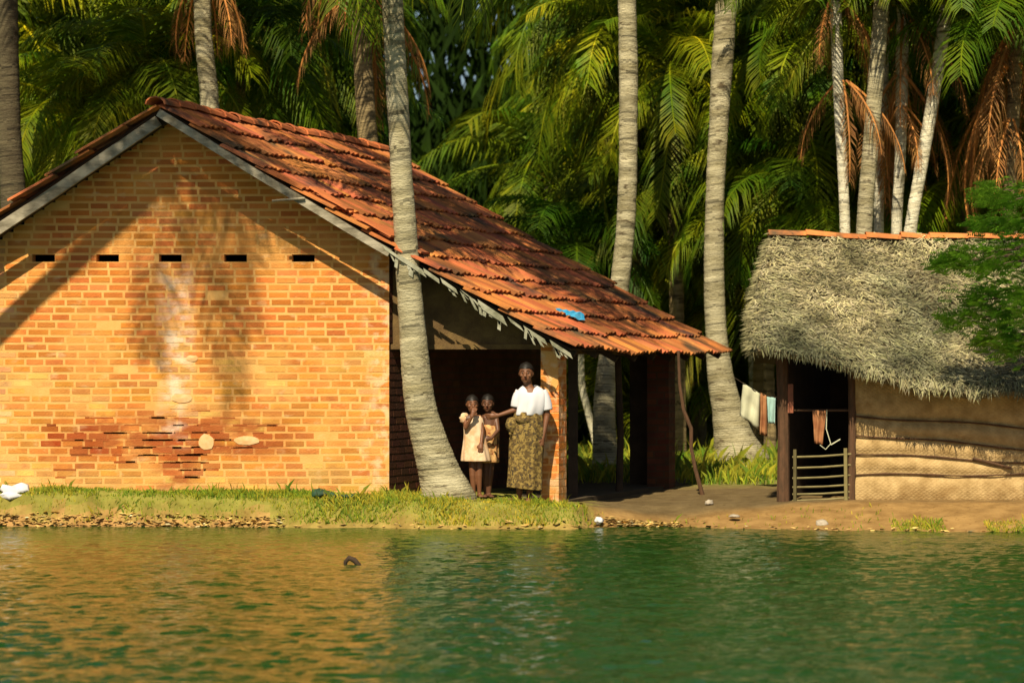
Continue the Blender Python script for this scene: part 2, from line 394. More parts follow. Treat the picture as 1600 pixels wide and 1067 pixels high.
def worn(x, z):
    px = (WX0 + x) / HY * F + 800; py = HZ - (z + Z0 + .04 - CH) * F / HY
    c = [1, 1, 1]; pr = 0; hf = 1
    e = math.exp(-((py - 688 - (px - 280) * -0.02) / 36) ** 2) * (1 if 70 < px < 480 else 0) * (0.75 + .6 * N3(px * .018, py * .05, 1))
    e += 1.1 * math.exp(-((px - 292) / 26) ** 2 - ((py - 716) / 34) ** 2)
    if px > 330: e *= .6
    if e > .22:
        q = min(1, (e - .22) * 3.0)
        if R.random() < .22: q *= .3
        dk = q * U(.6, 1.15); c = [1 - .42 * dk, 1 - .74 * dk, 1 - .8 * dk]; hf = 1 + .1 * q  # eroded bricks darkened, shadow of their recesses put into the colour
    w = math.exp(-((px - 276) / 20) ** 2) * ss((py - 395) / 60) * ss((700 - py) / 40) * (.6 + .8 * N3(px * .05, py * .04, 5))
    w += .5 * (1 if px > 560 else 0) * ss((py - 520) / 40) * (.25 + .6 * N3(px * .06, py * .06, 2)) + .45 * (1 if px < 12 else 0)
    if w > .12: q = min(.8, w); c = [c[0] + .18 * q, c[1] + 1.15 * q, c[2] + 4.2 * q]
    sm = max(0, N3(px * .011, py * .022, 9) * 1.6 - .15) * (.5 + .5 * ss((py - 420) / 200)) * (0 if e > .28 else 1) + .35 * ss((py - 735) / 25)
    c = [c[0] * (1 + .18 * sm), c[1] * (1 + 1.0 * sm), c[2] * (1 + 2.0 * sm)]
    md = math.exp(-((px - 505) / 30) ** 2 - ((py - 746) / 12) ** 2); c = [v * (1 - .6 * md) for v in c]
    t = ss((py - 480) / 120) * .18; c[1] *= 1 + t; c[2] *= 1 + t
    return (c[0], c[1], c[2], pr, hf)
br, mo = MB(), MB()
brick_face(br, mo, (WX0, HY, Z0), (1, 0, 0), (0, -1, 0), WX1 - WX0, 0, lambda x: wall_top(x) - Z0, [(a, b, c - Z0, d - Z0) for a, b, c, d in vents], thick=.22, worn=worn)
for i in range(130):            # eroded joints in the damp band; dark strips paint the shadows over the bricks
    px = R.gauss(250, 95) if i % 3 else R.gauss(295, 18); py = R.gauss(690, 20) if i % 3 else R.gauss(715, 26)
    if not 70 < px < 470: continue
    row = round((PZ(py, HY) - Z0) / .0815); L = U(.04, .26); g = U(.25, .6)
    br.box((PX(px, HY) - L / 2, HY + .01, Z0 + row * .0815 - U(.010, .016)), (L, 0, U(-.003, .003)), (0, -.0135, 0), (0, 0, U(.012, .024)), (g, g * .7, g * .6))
gw = obj('gable_wall', mo, M['mortar'], house)
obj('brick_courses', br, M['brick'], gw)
# plaster patches on the gable
M['plaster'] = mat('plaster', (0.74, 0.49, 0.25), (0.66, 0.38, 0.15), 14, .9)
for (px, py, w, h) in ((322, 690, 12, 12), (385, 688, 20, 7), (284, 622, 16, 7), (300, 560, 9, 5)):
    pt = MB(); pts = []; c = P(px, py, HY - .009)
    for k in range(14):
        a = 2 * math.pi * k / 14; r = 1 + .25 * N3(px + math.cos(a) * 2, math.sin(a) * 2); pts.append(c + Vector((math.cos(a) * w / 142 * r, 0, math.sin(a) * h / 142 * r)))
    n0 = len(pts); back = [p + Vector((0, .012, 0)) for p in pts]
    pt.add([c + Vector((0, -.008, 0))] + pts + back, [(0, 1 + (k + 1) % n0, 1 + k) for k in range(n0)] + [(1 + k, 1 + (k + 1) % n0, 1 + n0 + (k + 1) % n0, 1 + n0 + k) for k in range(n0)])
    obj('plaster_patch', pt, M['plaster'], gw)
# side wall facing the veranda, rear gable
dv = Vector((T, 1, 0)).normalized(); nv = Vector((1, -T, 0)).normalized(); dl = math.hypot(T, 1)
br, mo = MB(), MB()
o = Vector((WX1 - .002, HY + .003, Z0)); SW = 4.9 * dl
zside = roof_z(WX1 - xr0, .5, 1) - .07
brick_face(br, mo, o, dv, nv, SW, 0, lambda x: zside - Z0 - .06, thick=.2)
sw = obj('side_wall', mo, M['mortar_shaded'], house); obj('brick_courses', br, M['brick_dark'], sw)
mo = MB()   # rear gable wall and far side wall
nn = 24
for i in range(nn):
    x0 = WX0 + (WX1 - WX0) * i / nn; x1 = WX0 + (WX1 - WX0) * (i + 1) / nn
    zt = min(wall_top(x0 - WX0), wall_top(x1 - WX0)) - .1
    mo.abox(x0 + 4.9 * T, x1 + 4.9 * T, HY + 4.9, HY + 5.1, Z0, zt)
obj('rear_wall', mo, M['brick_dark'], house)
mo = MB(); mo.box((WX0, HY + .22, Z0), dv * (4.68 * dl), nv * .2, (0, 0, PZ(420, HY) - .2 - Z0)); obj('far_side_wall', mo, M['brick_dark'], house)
# dark ceiling of beams inside so no light leaks through vents: a loft floor
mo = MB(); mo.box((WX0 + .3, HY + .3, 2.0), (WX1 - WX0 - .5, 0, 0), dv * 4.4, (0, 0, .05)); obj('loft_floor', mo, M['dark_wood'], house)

# roof
roof = MB(); deck = MB()
def tile_course(mb, side, d0, d1, s0, s1, tw=.235, L0=0.0):
    n = int(round((s1 - s0) / tw)); tw = (s1 - s0) / n
    for j in range(n):
        sa = s0 + j * tw; j0 = U(-.03, .03); rot = U(-.02, .02); lf = U(-.006, .012)
        c = U(.72, 1.12); col = (c, c * U(.8, 1.25), c * U(.8, 1.2))
        if R.random() < .10: c *= .5; col = (c, c * 1.15, c)
        prof = [(0, .012), (.14, .030), (.3, .030), (.42, .012), (.55, .010), (.70, .028), (.86, .030), (1.04, .010)]
        top = []; bot = []
        for v, dd in enumerate((d0 - .05, (d0 + d1) / 2, d1 + .035 + j0)):
            t = v / 2; lift = .012 + .046 * t + lf
            for (w, h) in prof:
                s = min(max(sa + w * tw + rot * (t - .5), s0 - .02), s1 + .03)
                top.append(roof_p(max(dd, 0.0), s, side, lift + h)); bot.append(roof_p(max(dd, 0.0), s, side, lift + h - .017))
        m = len(prof); b = len(top); fs = []
        for v in range(2):
            for i in range(m - 1):
                q = (v * m + i, v * m + i + 1, (v + 1) * m + i + 1, (v + 1) * m + i)
                fs.append(q); fs.append(tuple(b + x for x in q[::-1]))
        for i in range(m - 1): fs.append((2 * m + i, 2 * m + i + 1, b + 2 * m + i + 1, b + 2 * m + i))
        for v in range(2): fs.append((v * m, (v + 1) * m, b + (v + 1) * m, b + v * m)); fs.append((v * m + m - 1, (v + 1) * m + m - 1, b + (v + 1) * m + m - 1, b + v * m + m - 1))
        mb.add(top + bot, fs, col)
DR = 4.47; NC = 12
for k in range(NC): tile_course(roof, 1, DR * k / NC, DR * (k + 1) / NC, U(-.05, .04), RL + U(-.05, .05))
DLF = 3.05; NL = 8
for k in range(NL): tile_course(roof, -1, DLF * k / NL, DLF * (k + 1) / NL, U(-.05, .04), RL)
rf = obj('roof', roof, M['tile'], house)
rid = MB()
n = 17
for j in range(n):
    sa = RL * j / n - .04; sb = sa + RL / n + .05; top = []; bot = []; c = U(.8, 1.2)
    for s, r, lz in ((sa, .115, .03), (sb, .10, .012)):
        base = Vector((XR + s * T, RY + s, roof_z(0, s, 1) + lz + U(-.01, .01)))
        for i in range(7):
            a = math.pi * i / 6
            top.append(base + Vector((-math.cos(a) * r, 0, math.sin(a) * r * .8))); bot.append(base + Vector((-math.cos(a) * (r - .018), 0, math.sin(a) * (r - .018) * .8)))
    fs = []
    for i in range(6): fs.append((i, i + 1, 8 + i, 7 + i)); fs.append((14 + i, 21 + i, 22 + i, 15 + i)); fs.append((i, 14 + i, 15 + i, i + 1)); fs.append((7 + i, 8 + i, 22 + i, 21 + i))
    rid.add(top + bot, fs, (c, c * .95, c))
obj('ridge_tiles', rid, M['tile'], rf)
# deck, battens and rafters under the tiles
def strip_along_slope(mb, side, da, db, sa, sb, up, dn, steps=14):
    vs = []
    for i in range(steps + 1):
        d = da + (db - da) * i / steps
        for s in (sa, sb):
            for lf in (up, dn): vs.append(roof_p(d, s, side, lf))
    fs = [(0, 1, 3, 2)]
    for i in range(steps):
        a = i * 4; b = a + 4
        fs += [(a, a + 2, b + 2, b), (a + 1, b + 1, b + 3, a + 3), (a, b, b + 1, a + 1), (a + 2, a + 3, b + 3, b + 2)]
    a = steps * 4; fs.append((a, a + 2, a + 3, a + 1)); mb.add(vs, fs)
for side, D in ((1, DR), (-1, DLF)):
    strip_along_slope(deck, side, 0.0, D - .03, .12, RL - .05, .0, -.02)
    for i in range(9): strip_along_slope(deck, side, 0.02, D - .02, .32 + i * .7, .37 + i * .7, -.022, -.09)
obj('rafters', deck, M['dark_wood'], rf)
bb = MB(); strip_along_slope(bb, 1, 0.05, 2.55, -.035, -.005, .0, -.082)
strip_along_slope(bb, -1, 0.08, DLF - .02, .06, .09, -.05, -.165)
obj('barge_board', bb, M['board'], rf)
# broken bleached strips of the lower verge
fb = MB()
d = 2.45
while d < 4.46:
    L = U(.12, .3); a = roof_p(d, -.03, 1, .0); b_ = roof_p(d + L, -.03, 1, -.02)
    dn = Vector((U(-.02, .05), 0, -U(.05, .11)))
    fb.box(a + Vector((0, U(-.02, .02), 0)), b_ - a, dn, (0, .012, 0)); d += L * U(.85, 1.2)
for i in range(26):
    dd = U(2.5, 4.4); a = roof_p(dd, -.02, 1, -.02); w = U(.02, .05)
    fb.box(a, Vector((w, 0, -w * .6)), Vector((U(-.02, .08), 0, -U(.08, .17))), (0, .006, 0))
obj('verge_strips', fb, M['fiber'], rf)
sk = MB(); sk.tube([P(425, 314, RY - .06), P(476, 310, RY - .06)], .014, 6); obj('batten_end', sk, M['board'], rf)
# loose tiles near the verge
lt = MB()
for (d, s) in ((1.55, .1), (2.05, .05), (2.2, .35), (2.35, .12)):
    a = roof_p(d, s, 1, .10); lt.box(a, roof_p(d + .42, s - .05, 1, .11) - a, Vector((.07, .2, 0)), Vector((.01, 0, .02)))
obj('loose_tiles', lt, M['tile'], rf)

# veranda: front panel, beam, pillars, posts, floor
pn = MB(); x0 = WX1; x1 = PX(846, HY + .1); m = 20; vs = []
for i in range(m + 1):
    x = x0 + (x1 - x0) * i / m; zt = roof_z(x - (XR + .6 * T), .6, 1) - .10
    for j in range(5):
        z = 1.735 + (max(zt, 1.74) - 1.735) * j / 4; vs.append((x, HY + .1 + .02 * N3(x * 4, z * 4), z))
fs = [(i * 5 + j, (i + 1) * 5 + j, (i + 1) * 5 + j + 1, i * 5 + j + 1) for i in range(m) for j in range(4)]
vb = [(a, b + .03, c) for a, b, c in vs]; nb = len(vs)
pn.add(vs + vb, fs + [tuple(nb + q for q in f[::-1]) for f in fs])
obj('woven_panel', pn, M['mat_dark'], house)
bm_ = MB(); bm_.abox(WX1, PX(880, HY), HY + .05, HY + .14, 1.69, 1.745); bm_.box(P(862, 540, HY) + Vector((0, .1, 0)), dv * 6.0, nv * .09, (0, 0, -.09))
obj('veranda_beam', bm_, M['mat_dark'], house)
def pillar(px0, px1, Y, depth, zb, zt, bm_mat, mo_mat, name='brick_pillar'):
    br, mo = MB(), MB(); x0 = PX(px0, Y); w = PX(px1, Y) - x0
    brick_face(br, mo, (x0, Y, zb), (1, 0, 0), (0, -1, 0), w, 0, lambda x: zt - zb, thick=.02)
    brick_face(br, mo, Vector((x0 + w - .002, Y + .002, zb)), dv, nv, depth, 0, lambda x: zt - zb, thick=.02)
    n = int((zt - zb) / .0815)
    mo.box((x0 + .002, Y + .02, zb), (w - .02, 0, 0), dv * (depth - .02), (0, 0, zt - zb - .1))
    p = obj(name, mo, mo_mat, house); obj('brick_courses', br, bm_mat, p)
    return p
pl = pillar(845, 873, HY, .27, -.15, 1.80, M['brick'], M['mortar'])
cap = MB(); q = []
for (px, py) in ((846, 548), (871, 549), (872, 600), (866, 615), (858, 590), (848, 572)): q.append(P(px, py, HY - .012))
cap.add(q + [v + Vector((0, .012, 0)) for v in q], [(0, 1, 2, 3, 4, 5)] + [(i, (i + 1) % 6, 6 + (i + 1) % 6, 6 + i) for i in range(6)])
obj('plaster_patch', cap, M['mortar'], pl)
pillar(1011, 1045, HY + 3.75, .28, -.2, 1.75, M['brick_dark'], M['mortar_shaded'])
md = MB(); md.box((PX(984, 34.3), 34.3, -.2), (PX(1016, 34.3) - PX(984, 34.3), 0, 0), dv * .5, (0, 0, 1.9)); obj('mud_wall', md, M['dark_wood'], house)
po = MB(); a = P(967, 786, 32.4); po.tube([a, a + Vector((.02, 0, .8)), P(965, 545, 32.4)], [.045, .04, .04], 8); obj('post', po, M['dark_wood'], house)
po = MB(); a = P(897, 786, 31.0); po.box(P(888, 790, 30.9), (.11, 0, 0), (0, .1, 0), (0, 0, 1.75)); obj('post', po, M['dark_wood'], house)
fl = MB(); fl.box((WX1 + .02, HY + .25, -.25), (PX(880, HY) - WX1 + .05, 0, 0), dv * 6.0, (0, 0, .27)); obj('veranda_floor', fl, M['soil_floor'], house)

# blue plastic scrap on the roof
bp = MB(); 
def roof_at(px, py, lift):       # the roof point seen at a place in the photograph
    best = None
    for i in range(60):
        for j in range(60):
            q = roof_p(3.0 + 1.4 * i / 59, .4 + 2.4 * j / 59, 1, lift); e = (q.x / q.y * F + 800 - px) ** 2 + (HZ - (q.z - CH) / q.y * F - py) ** 2
            if best is None or e < best[0]: best = (e, q)
    return best[1]
a, b = roof_at(868, 486, .07), roof_at(912, 499, .09)
vs = []; nx = 9
for i in range(nx):
    t = i / (nx - 1)
    for j in range(4):
        c = a.lerp(b, t); w = (.055 + .085 * t) * (1 if t < .9 else .6)
        c = c + Vector((-.05, .26, .25)) * ((j - 1.3) * w) + Vector((.2, 0, .5)) * (.05 * N3(t * 6, j * 1.4) + .035)
        vs.append(c)
fs = [(i * 4 + j, (i + 1) * 4 + j, (i + 1) * 4 + j + 1, i * 4 + j + 1) for i in range(nx - 1) for j in range(3)]
bp.add(vs, fs)
o = obj('plastic_scrap', bp, M['blue_plastic']); so_ = o.modifiers.new('thickness', 'SOLIDIFY'); so_.thickness = .006
tag(o, 'crumpled bright blue plastic scrap lying on the red tile roof', 'plastic scrap')

# ------------------------------------------------------------------ palms
def frond(mb, o, az, el, L, bend, rng, droop=.5, nl=44, lw=.034, ll=.85, col=(1, 1, 1), twist=0.0, ragged=0.0):
    """one pinnate frond: rachis arching from o, hanging leaflets"""
    o = Vector(o); h = Vector((math.cos(az), math.sin(az), 0)); side = Vector((-math.sin(az), math.cos(az), 0)); up = Vector((0, 0, 1))
    nr = 12; pts = [o]; tg = []; p = o.copy()
    for i in range(nr):
        e = el - bend * ((i + .5) / nr) ** 1.25
        t = h * math.cos(e) + up * math.sin(e) + side * twist * (i / nr); t.normalize(); tg.append(t); p = p + t * (L / nr); pts.append(p.copy())
    tg.append(tg[-1])
    rr = [.028 * (1 - .85 * i / nr) + .004 for i in range(nr + 1)]
    rc = (col[0] * 2.0, col[1] * 1.7, col[2] * 1.5)
    mb.tube(pts, rr, 4, rc, cap=False)
    vs = []; fs = []; cs = []
    for i in range(nl):
        t = .10 + .90 * (i + rng.random() * .6) / nl; f = t * nr; k = min(int(f), nr - 1); q = pts[k].lerp(pts[k + 1], f - k); tt = tg[k]
        prof = math.sin(math.pi * min(1, .12 + t * .80)) ** .6
        for sg in (-1, 1):
            if rng.random() < ragged: continue
            l = ll * prof * rng.uniform(.8, 1.1); nz = tt.cross(side)
            if nz.z < 0: nz = -nz
            d = side * sg * rng.uniform(.75, 1.0) + tt * rng.uniform(.45, .75) + nz * .25 - up * rng.uniform(0, .25) - up * droop * rng.uniform(.4, 1.0); d.normalize()
            d2 = (d - up * (.45 + droop * 1.1) + Vector((rng.uniform(-.1, .1), rng.uniform(-.1, .1), 0))).normalized()
            w = tt * (lw * .5 * rng.uniform(.8, 1.2)); m1 = q + d * l * .45; e1 = m1 + d2 * l * .55
            b = len(vs); vs += [q - w * .6, q + w * .6, m1 + w, m1 - w, e1]
            c = rng.uniform(.75, 1.2); cc = (col[0] * c * rng.uniform(.9, 1.15), col[1] * c, col[2] * c)
            fs.append((b, b + 1, b + 2, b + 3)); cs.append(cc); fs.append((b + 3, b + 2, b + 4)); cs.append(cc)
    b0 = len(mb.v); mb.v.extend([tuple(v) for v in vs])
    for f, c in zip(fs, cs): mb.f.append([i + b0 for i in f]); mb.c.append(c)

def crown_mesh(seed, n=24, L=3.3, low=-1.0, high=1.3, bendk=1.0, yellow=.2, droop=.65, nl=64, ll=1.12):
    rng = random.Random(seed); mb = MB()
    for i in range(n):
        t = i / (n - 1); az = i * 2.39996 + rng.uniform(-.25, .25); el = high + (low - high) * t + rng.uniform(-.12, .12)
        bend = bendk * (1.0 + 1.0 * (1 - abs(t - .3))) * rng.uniform(.8, 1.2)
        if el - bend < -1.75: bend = el + 1.75
        y = rng.random() < yellow
        g = rng.uniform(.75, 1.2)
        col = (1.9 * g, 1.45 * g, .9 * g) if y else ((1.0 + .5 * t) * g, (1.0 + .1 * t) * g, g)
        frond(mb, Vector((math.cos(az) * .09, math.sin(az) * .09, -.12 * t)), az, el, L * rng.uniform(.82, 1.08) * (.6 + .4 * min(1, t * 4 + .2)), bend, rng,
              droop * (.35 + .9 * t), nl, .040, ll, col, rng.uniform(-.25, .25))
    for k in range(8):   # fibrous sheath
        a = k * .785; mb.tube([(.05 * math.cos(a), .05 * math.sin(a), -.35), (.14 * math.cos(a), .14 * math.sin(a), .05), (.2 * math.cos(a), .2 * math.sin(a), .35)], [.05, .05, .01], 5, (1.3, .8, .6))
    return mb.mesh('crown')
def dead_mesh(seed, n=4, L=2.0):
    rng = random.Random(seed); mb = MB()
    for i in range(n):
        az = rng.uniform(0, 6.28); g = rng.uniform(.7, 1.3)
        frond(mb, (math.cos(az) * .12, math.sin(az) * .12, -.1), az, -.75 + rng.uniform(-.3, .2), L * rng.uniform(.8, 1.1), .85, rng, 1.2, 34, .03, .6, (g, g, g), 0, .15)
    return mb.mesh('dry_fronds')
def nut_mesh(seed):
    rng = random.Random(seed); mb = MB()
    for i in range(9):
        a = rng.uniform(0, 6.28); mb.ball((math.cos(a) * .2, math.sin(a) * .2, -.2 - rng.random() * .25), (.085, .085, .11), 8, 6)
    return mb.mesh('coconuts')
CRY = 6
CR = [crown_mesh(11, 26, 3.4, -1.15, 1.3), crown_mesh(12, 24, 3.7, -1.25, 1.2, 1.1, .25, .6), crown_mesh(13, 22, 3.1, -.9, 1.35, .9, .15), crown_mesh(14, 28, 3.6, -1.3, 1.2, 1.0, .35, .7),
      crown_mesh(15, 16, 3.4, .1, 1.35, .95, .1, .35), crown_mesh(16, 18, 3.0, -.2, 1.3, 1.0, .3, .4), crown_mesh(17, 22, 3.1, -.9, 1.3, 1.0, .7, .55)]
DE = [dead_mesh(21, 5, 2.0), dead_mesh(22, 7, 2.3)]
NU = [nut_mesh(31), nut_mesh(32)]
for me in CR: me.materials.append(M['frond'])
for me in DE: me.materials.append(M['dead'])
M['nut'] = mat('coconut', (0.22, 0.20, 0.03), (0.30, 0.17, 0.03), 3, .6)
for me in NU: me.materials.append(M['nut'])
def child(name, me, parent, loc, rotz=0, sc=1.0, tilt=(0, 0)):
    o = bpy.data.objects.new(name, me); C.objects.link(o); o.parent = parent; o.location = loc; o.rotation_euler = (tilt[0], tilt[1], rotz); o.scale = (sc, sc, sc); return o
def trunk_mb(pts, rad, n=20, step=.03, ring=.10, seed=0, rough=1.0):
    """pts world, rad per pt; ringed"""
    mb = MB(); P_ = [Vector(p) for p in pts]
    def cr(t):
        f = t * (len(P_) - 1); k = min(int(f), len(P_) - 2); u = f - k
        p0 = P_[max(k - 1, 0)]; p1 = P_[k]; p2 = P_[k + 1]; p3 = P_[min(k + 2, len(P_) - 1)]
        v = .5 * ((2 * p1) + (p2 - p0) * u + (2 * p0 - 5 * p1 + 4 * p2 - p3) * u * u + (3 * p1 - p0 - 3 * p2 + p3) * u ** 3)
        return v, rad[k] + (rad[k + 1] - rad[k]) * (u * u * (3 - 2 * u) if len(P_) < 4 else u)
    Ltot = sum((b - a).length for a, b in zip(P_, P_[1:])); N = int(Ltot / step)
    c0 = []; rr = []
    for i in range(N + 1):
        v, r = cr(i / N); c0.append(v); rr.append(r)
    vs = []; ph = 0; cols = []
    for i, (c, r) in enumerate(zip(c0, rr)):
        ph += step / (ring * (1 + .3 * N3(i * .05, seed)))
        saw = ph % 1.0; q = 1 + rough * (.03 * (saw - .5))
        for k in range(n):
            th = 2 * math.pi * k / n
            w = q * (1 + rough * .06 * N3(math.cos(th) * 1.5 + seed, math.sin(th) * 1.5, c.z * 1.5) + rough * .035 * N3(math.cos(th) * 4 + seed, math.sin(th) * 4, c.z * 9))
            vs.append((c.x + math.cos(th) * r * w, c.y + math.sin(th) * r * w, c.z + .02 * math.sin(th + seed) ))
        g = (.84 if saw < step / ring * 1.05 else 1.0) * (1 + .30 * N3(i * .22, seed * 3.1) + .2 * N3(i * .9, seed)); cols.append((g, g, g))
    nxt = 3; rr_ = random.Random(int(seed * 100) + 1); arc = {}
    while nxt < N:
        a0 = rr_.randrange(n); la = int(n * rr_.uniform(.25, 1.0)); dk = rr_.uniform(.38, .8)
        for q in range(la): arc[(nxt + (1 if rr_.random() < .12 else 0), (a0 + q) % n)] = dk
        if rr_.random() < .35:
            for q in range(la // 2): arc[(nxt + 1, (a0 + q) % n)] = dk * 1.2
        nxt += max(2, int(rr_.uniform(.07, .30) / step))
    for i in range(N):
        for k in range(n):
            k2 = (k + 1) % n; mb.f.append((i * n + k, i * n + k2, (i + 1) * n + k2, (i + 1) * n + k)); d_ = arc.get((i, k), 1.0); mb.c.append(tuple(v * d_ for v in cols[i]))
    mb.f.append(tuple(N * n + k for k in range(n))); mb.c.append(cols[-1]); mb.v = [tuple(v) for v in vs]
    return mb
def palm(label, path, Y, tm, crown=0, sc=1.0, rz=0.0, dead=None, nuts=False, group=None, rough=1.0, ctilt=(0, 0), top=None):
    """path: [(px, py, width px)] from the ground up, at depth Y"""
    pts = [P(a, b, Y) for a, b, w in path]; rad = [w * .47 / F * Y for a, b, w in path]
    base = Vector((pts[0].x, Y, gh(pts[0].x, Y))); 
    t = thing('palm_tree', label, 'palm tree', base, group)
    if pts[0].z > base.z + .05: pts.insert(0, base - Vector((0, 0, .1))); rad.insert(0, rad[0] * 1.15)
    if pts[0].z > base.z - .1: pts[0] = Vector((pts[0].x, Y, base.z - .1))
    obj('trunk', trunk_mb(pts, rad, seed=R.random() * 50, rough=rough), tm, t, True)
    top = pts[-1] - base
    if crown is not None: child('crown', CR[crown], t, top, rz, sc, ctilt)
    if dead is not None: child('dry_fronds', DE[dead], t, top - Vector((0, 0, .15)), rz + 1, sc)
    if nuts: child('coconuts', NU[0], t, top, rz + 2, sc)
    return t
G1 = 'coconut palms rising behind the tile roof'
# foreground leaning palm by the gable corner
palm('tall pale leaning palm in front of the brick corner beside the two girls', [(704, 786, 104), (699, 768, 88), (686, 733, 70), (672, 690, 60), (658, 640, 54), (649, 570, 47), (642, 480, 42), (633, 360, 38), (626, 240, 36), (617, 80, 35), (611, -60, 35), (606, -330, 32), (604, -430, 30)], 29.62, M['trunk'], 0, .95, .8, None, True)
t = thing('palm_tree', 'slim unseen palm added over the river at far left to shade the gable', 'palm tree', (-7.4, 29.2, .1))  # unseen palm added off frame to cast the frond shade on the gable
obj('trunk', trunk_mb([(-7.4, 29.2, .0), (-7.1, 28.3, 2.5), (-6.4, 26.6, 5.6), (-5.1, 24.6, 9.35)], [.2, .14, .12, .1], seed=3), M['trunk'], t, True)
child('crown', CR[4], t, (2.3, -4.6, 9.25), .6, .55)
# roots flare: low knuckles of bark
palm('big palm with swollen pale base right of the tile roof eave', [(1163, 745, 118), (1158, 715, 92), (1147, 680, 66), (1137, 640, 52), (1126, 590, 44), (1119, 520, 36), (1116, 430, 33), (1117, 320, 32), (1123, 200, 33), (1130, 80, 37), (1136, -40, 36), (1140, -330, 32), (1143, -780, 30)], 38.8, M['trunk'], 1, 1.0, 2.0, None, True)
palm('tall straight palm seen above the middle of the tile roof', [(946, 722, 44), (944, 640, 36), (950, 560, 32), (968, 450, 32), (979, 330, 31), (982, 180, 31), (981, 40, 31), (979, -60, 30), (972, -780, 28)], 38.0, M['trunk'], 1, 1.05, 1.3, None, True)
W8 = palm('palm trunk rising behind the roof ridge near the top left', [(345, 600, 42), (336, 400, 36), (328, 170, 32), (321, 90, 30), (316, 0, 29), (312, -330, 28)], 37.6, M['trunk'], 4, 1.0, 4.0, None, False)
W7 = palm('short palm with ragged brown sheath left of the leaning trunk', [(592, 500, 40), (584, 300, 34), (576, 230, 33), (571, 170, 32), (567, 95, 32), (562, -40, 32), (560, -150, 32)], 37.8, M['trunk_brown'], 4, .95, .3, 0, False)
palm('thick dark palm trunk at the far left edge', [(28, 640, 46), (24, 400, 44), (20, 300, 42), (14, 200, 40), (10, 60, 40), (4, -330, 38)], 36.8, M['trunk_dark'], 4, 1.1, 5.0, None, False)
# slim white trunks behind the thatched hut
W1 = palm('slim white palm leftmost of the five behind the thatched hut', [(1326, 640, 20), (1322, 480, 18), (1320, 350, 17), (1316, 250, 17), (1311, 160, 18), (1306, 30, 20), (1303, -30, 22)], 36.9, M['trunk_pale'], 4, .6, 2.2, 0)
palm('grey palm with thick trunk second from left behind the thatched hut', [(1340, 640, 30), (1346, 480, 28), (1351, 350, 27), (1358, 260, 26), (1366, 160, 26), (1376, 20, 26), (1380, -70, 27), (1400, -740, 25)], 36.6, M['trunk'], 4, .8, 3.3, None, True)
palm('slim pale palm standing in the middle of the five behind the thatched hut', [(1378, 640, 20), (1374, 480, 18), (1373, 350, 17), (1376, 250, 17), (1380, 140, 17), (1382, -20, 17), (1384, -700, 17)], 38.2, M['trunk_pale'], 4, .8, .2)
W4 = palm('slim palm wrapped in rusty dry fronds behind the thatched hut', [(1396, 640, 20), (1399, 480, 19), (1401, 350, 18), (1405, 280, 18), (1408, 200, 19), (1410, 60, 22), (1411, 0, 22)], 37.6, M['trunk_pale'], 4, .7, 5.5, 1)
palm('white palm leaning right, rightmost of the five behind the thatched hut', [(1405, 640, 24), (1414, 450, 23), (1424, 350, 22), (1438, 270, 22), (1452, 190, 22), (1468, 90, 23), (1484, -30, 26)], 37.2, M['trunk_pale'], 4, .7, .9, None, True)
W6 = palm('palm with long rusty dead fronds at the top right corner', [(1590, 640, 24), (1584, 480, 22), (1578, 300, 22), (1582, 200, 22), (1590, 60, 24), (1596, 10, 24)], 37.2, M['trunk_brown'], 5, .8, 1.9, 1)
palm('thin bent pale palm seen beneath the veranda roof', [(934, 715, 16), (931, 690, 13), (918, 640, 12), (909, 600, 12), (907, 550, 12), (905, 450, 12), (900, 380, 12)], 42.5, M['trunk_pale'], 5, .7, .9)
palm('thin pale palm between the two brown trunks beyond the roof eave', [(1030, 600, 16), (1038, 460, 14), (1048, 380, 14), (1053, 310, 13), (1054, 240, 14)], 47, M['trunk_pale'], 5, .9, 1.9)
palm('thin pale palm just left of the thatched roof beyond the clothesline', [(1180, 700, 14), (1176, 600, 12), (1172, 480, 11), (1168, 390, 12), (1165, 330, 14)], 44, M['trunk_pale'], 4, .75, 2.9)
palm('slender palm trunk in shade right behind the tile roof peak', [(862, 560, 18), (862, 420, 16), (860, 350, 16), (856, 260, 16)], 50, M['trunk'], 1, 1.0, 3.9)
def rusty(t, px, py, Y, sc, rz, k=1):
    child('dry_fronds', DE[k], t, P(px, py, Y) - Vector(t.location), rz, sc)
rusty(W1, 1316, 120, 36.85, .62, .5); rusty(W4, 1406, 110, 37.5, .8, 2.0); rusty(W4, 1408, 160, 37.5, .55, 4.0, 0); rusty(W6, 1590, 40, 37.1, 1.0, 2.2); rusty(W6, 1588, 90, 37.1, 1.0, 3.0); rusty(W6, 1580, 180, 37.1, .6, .4, 0)
rusty(W7, 562, -20, 37.7, .8, 1.4); rusty(W8, 318, -60, 37.5, .7, 4.4, 0)
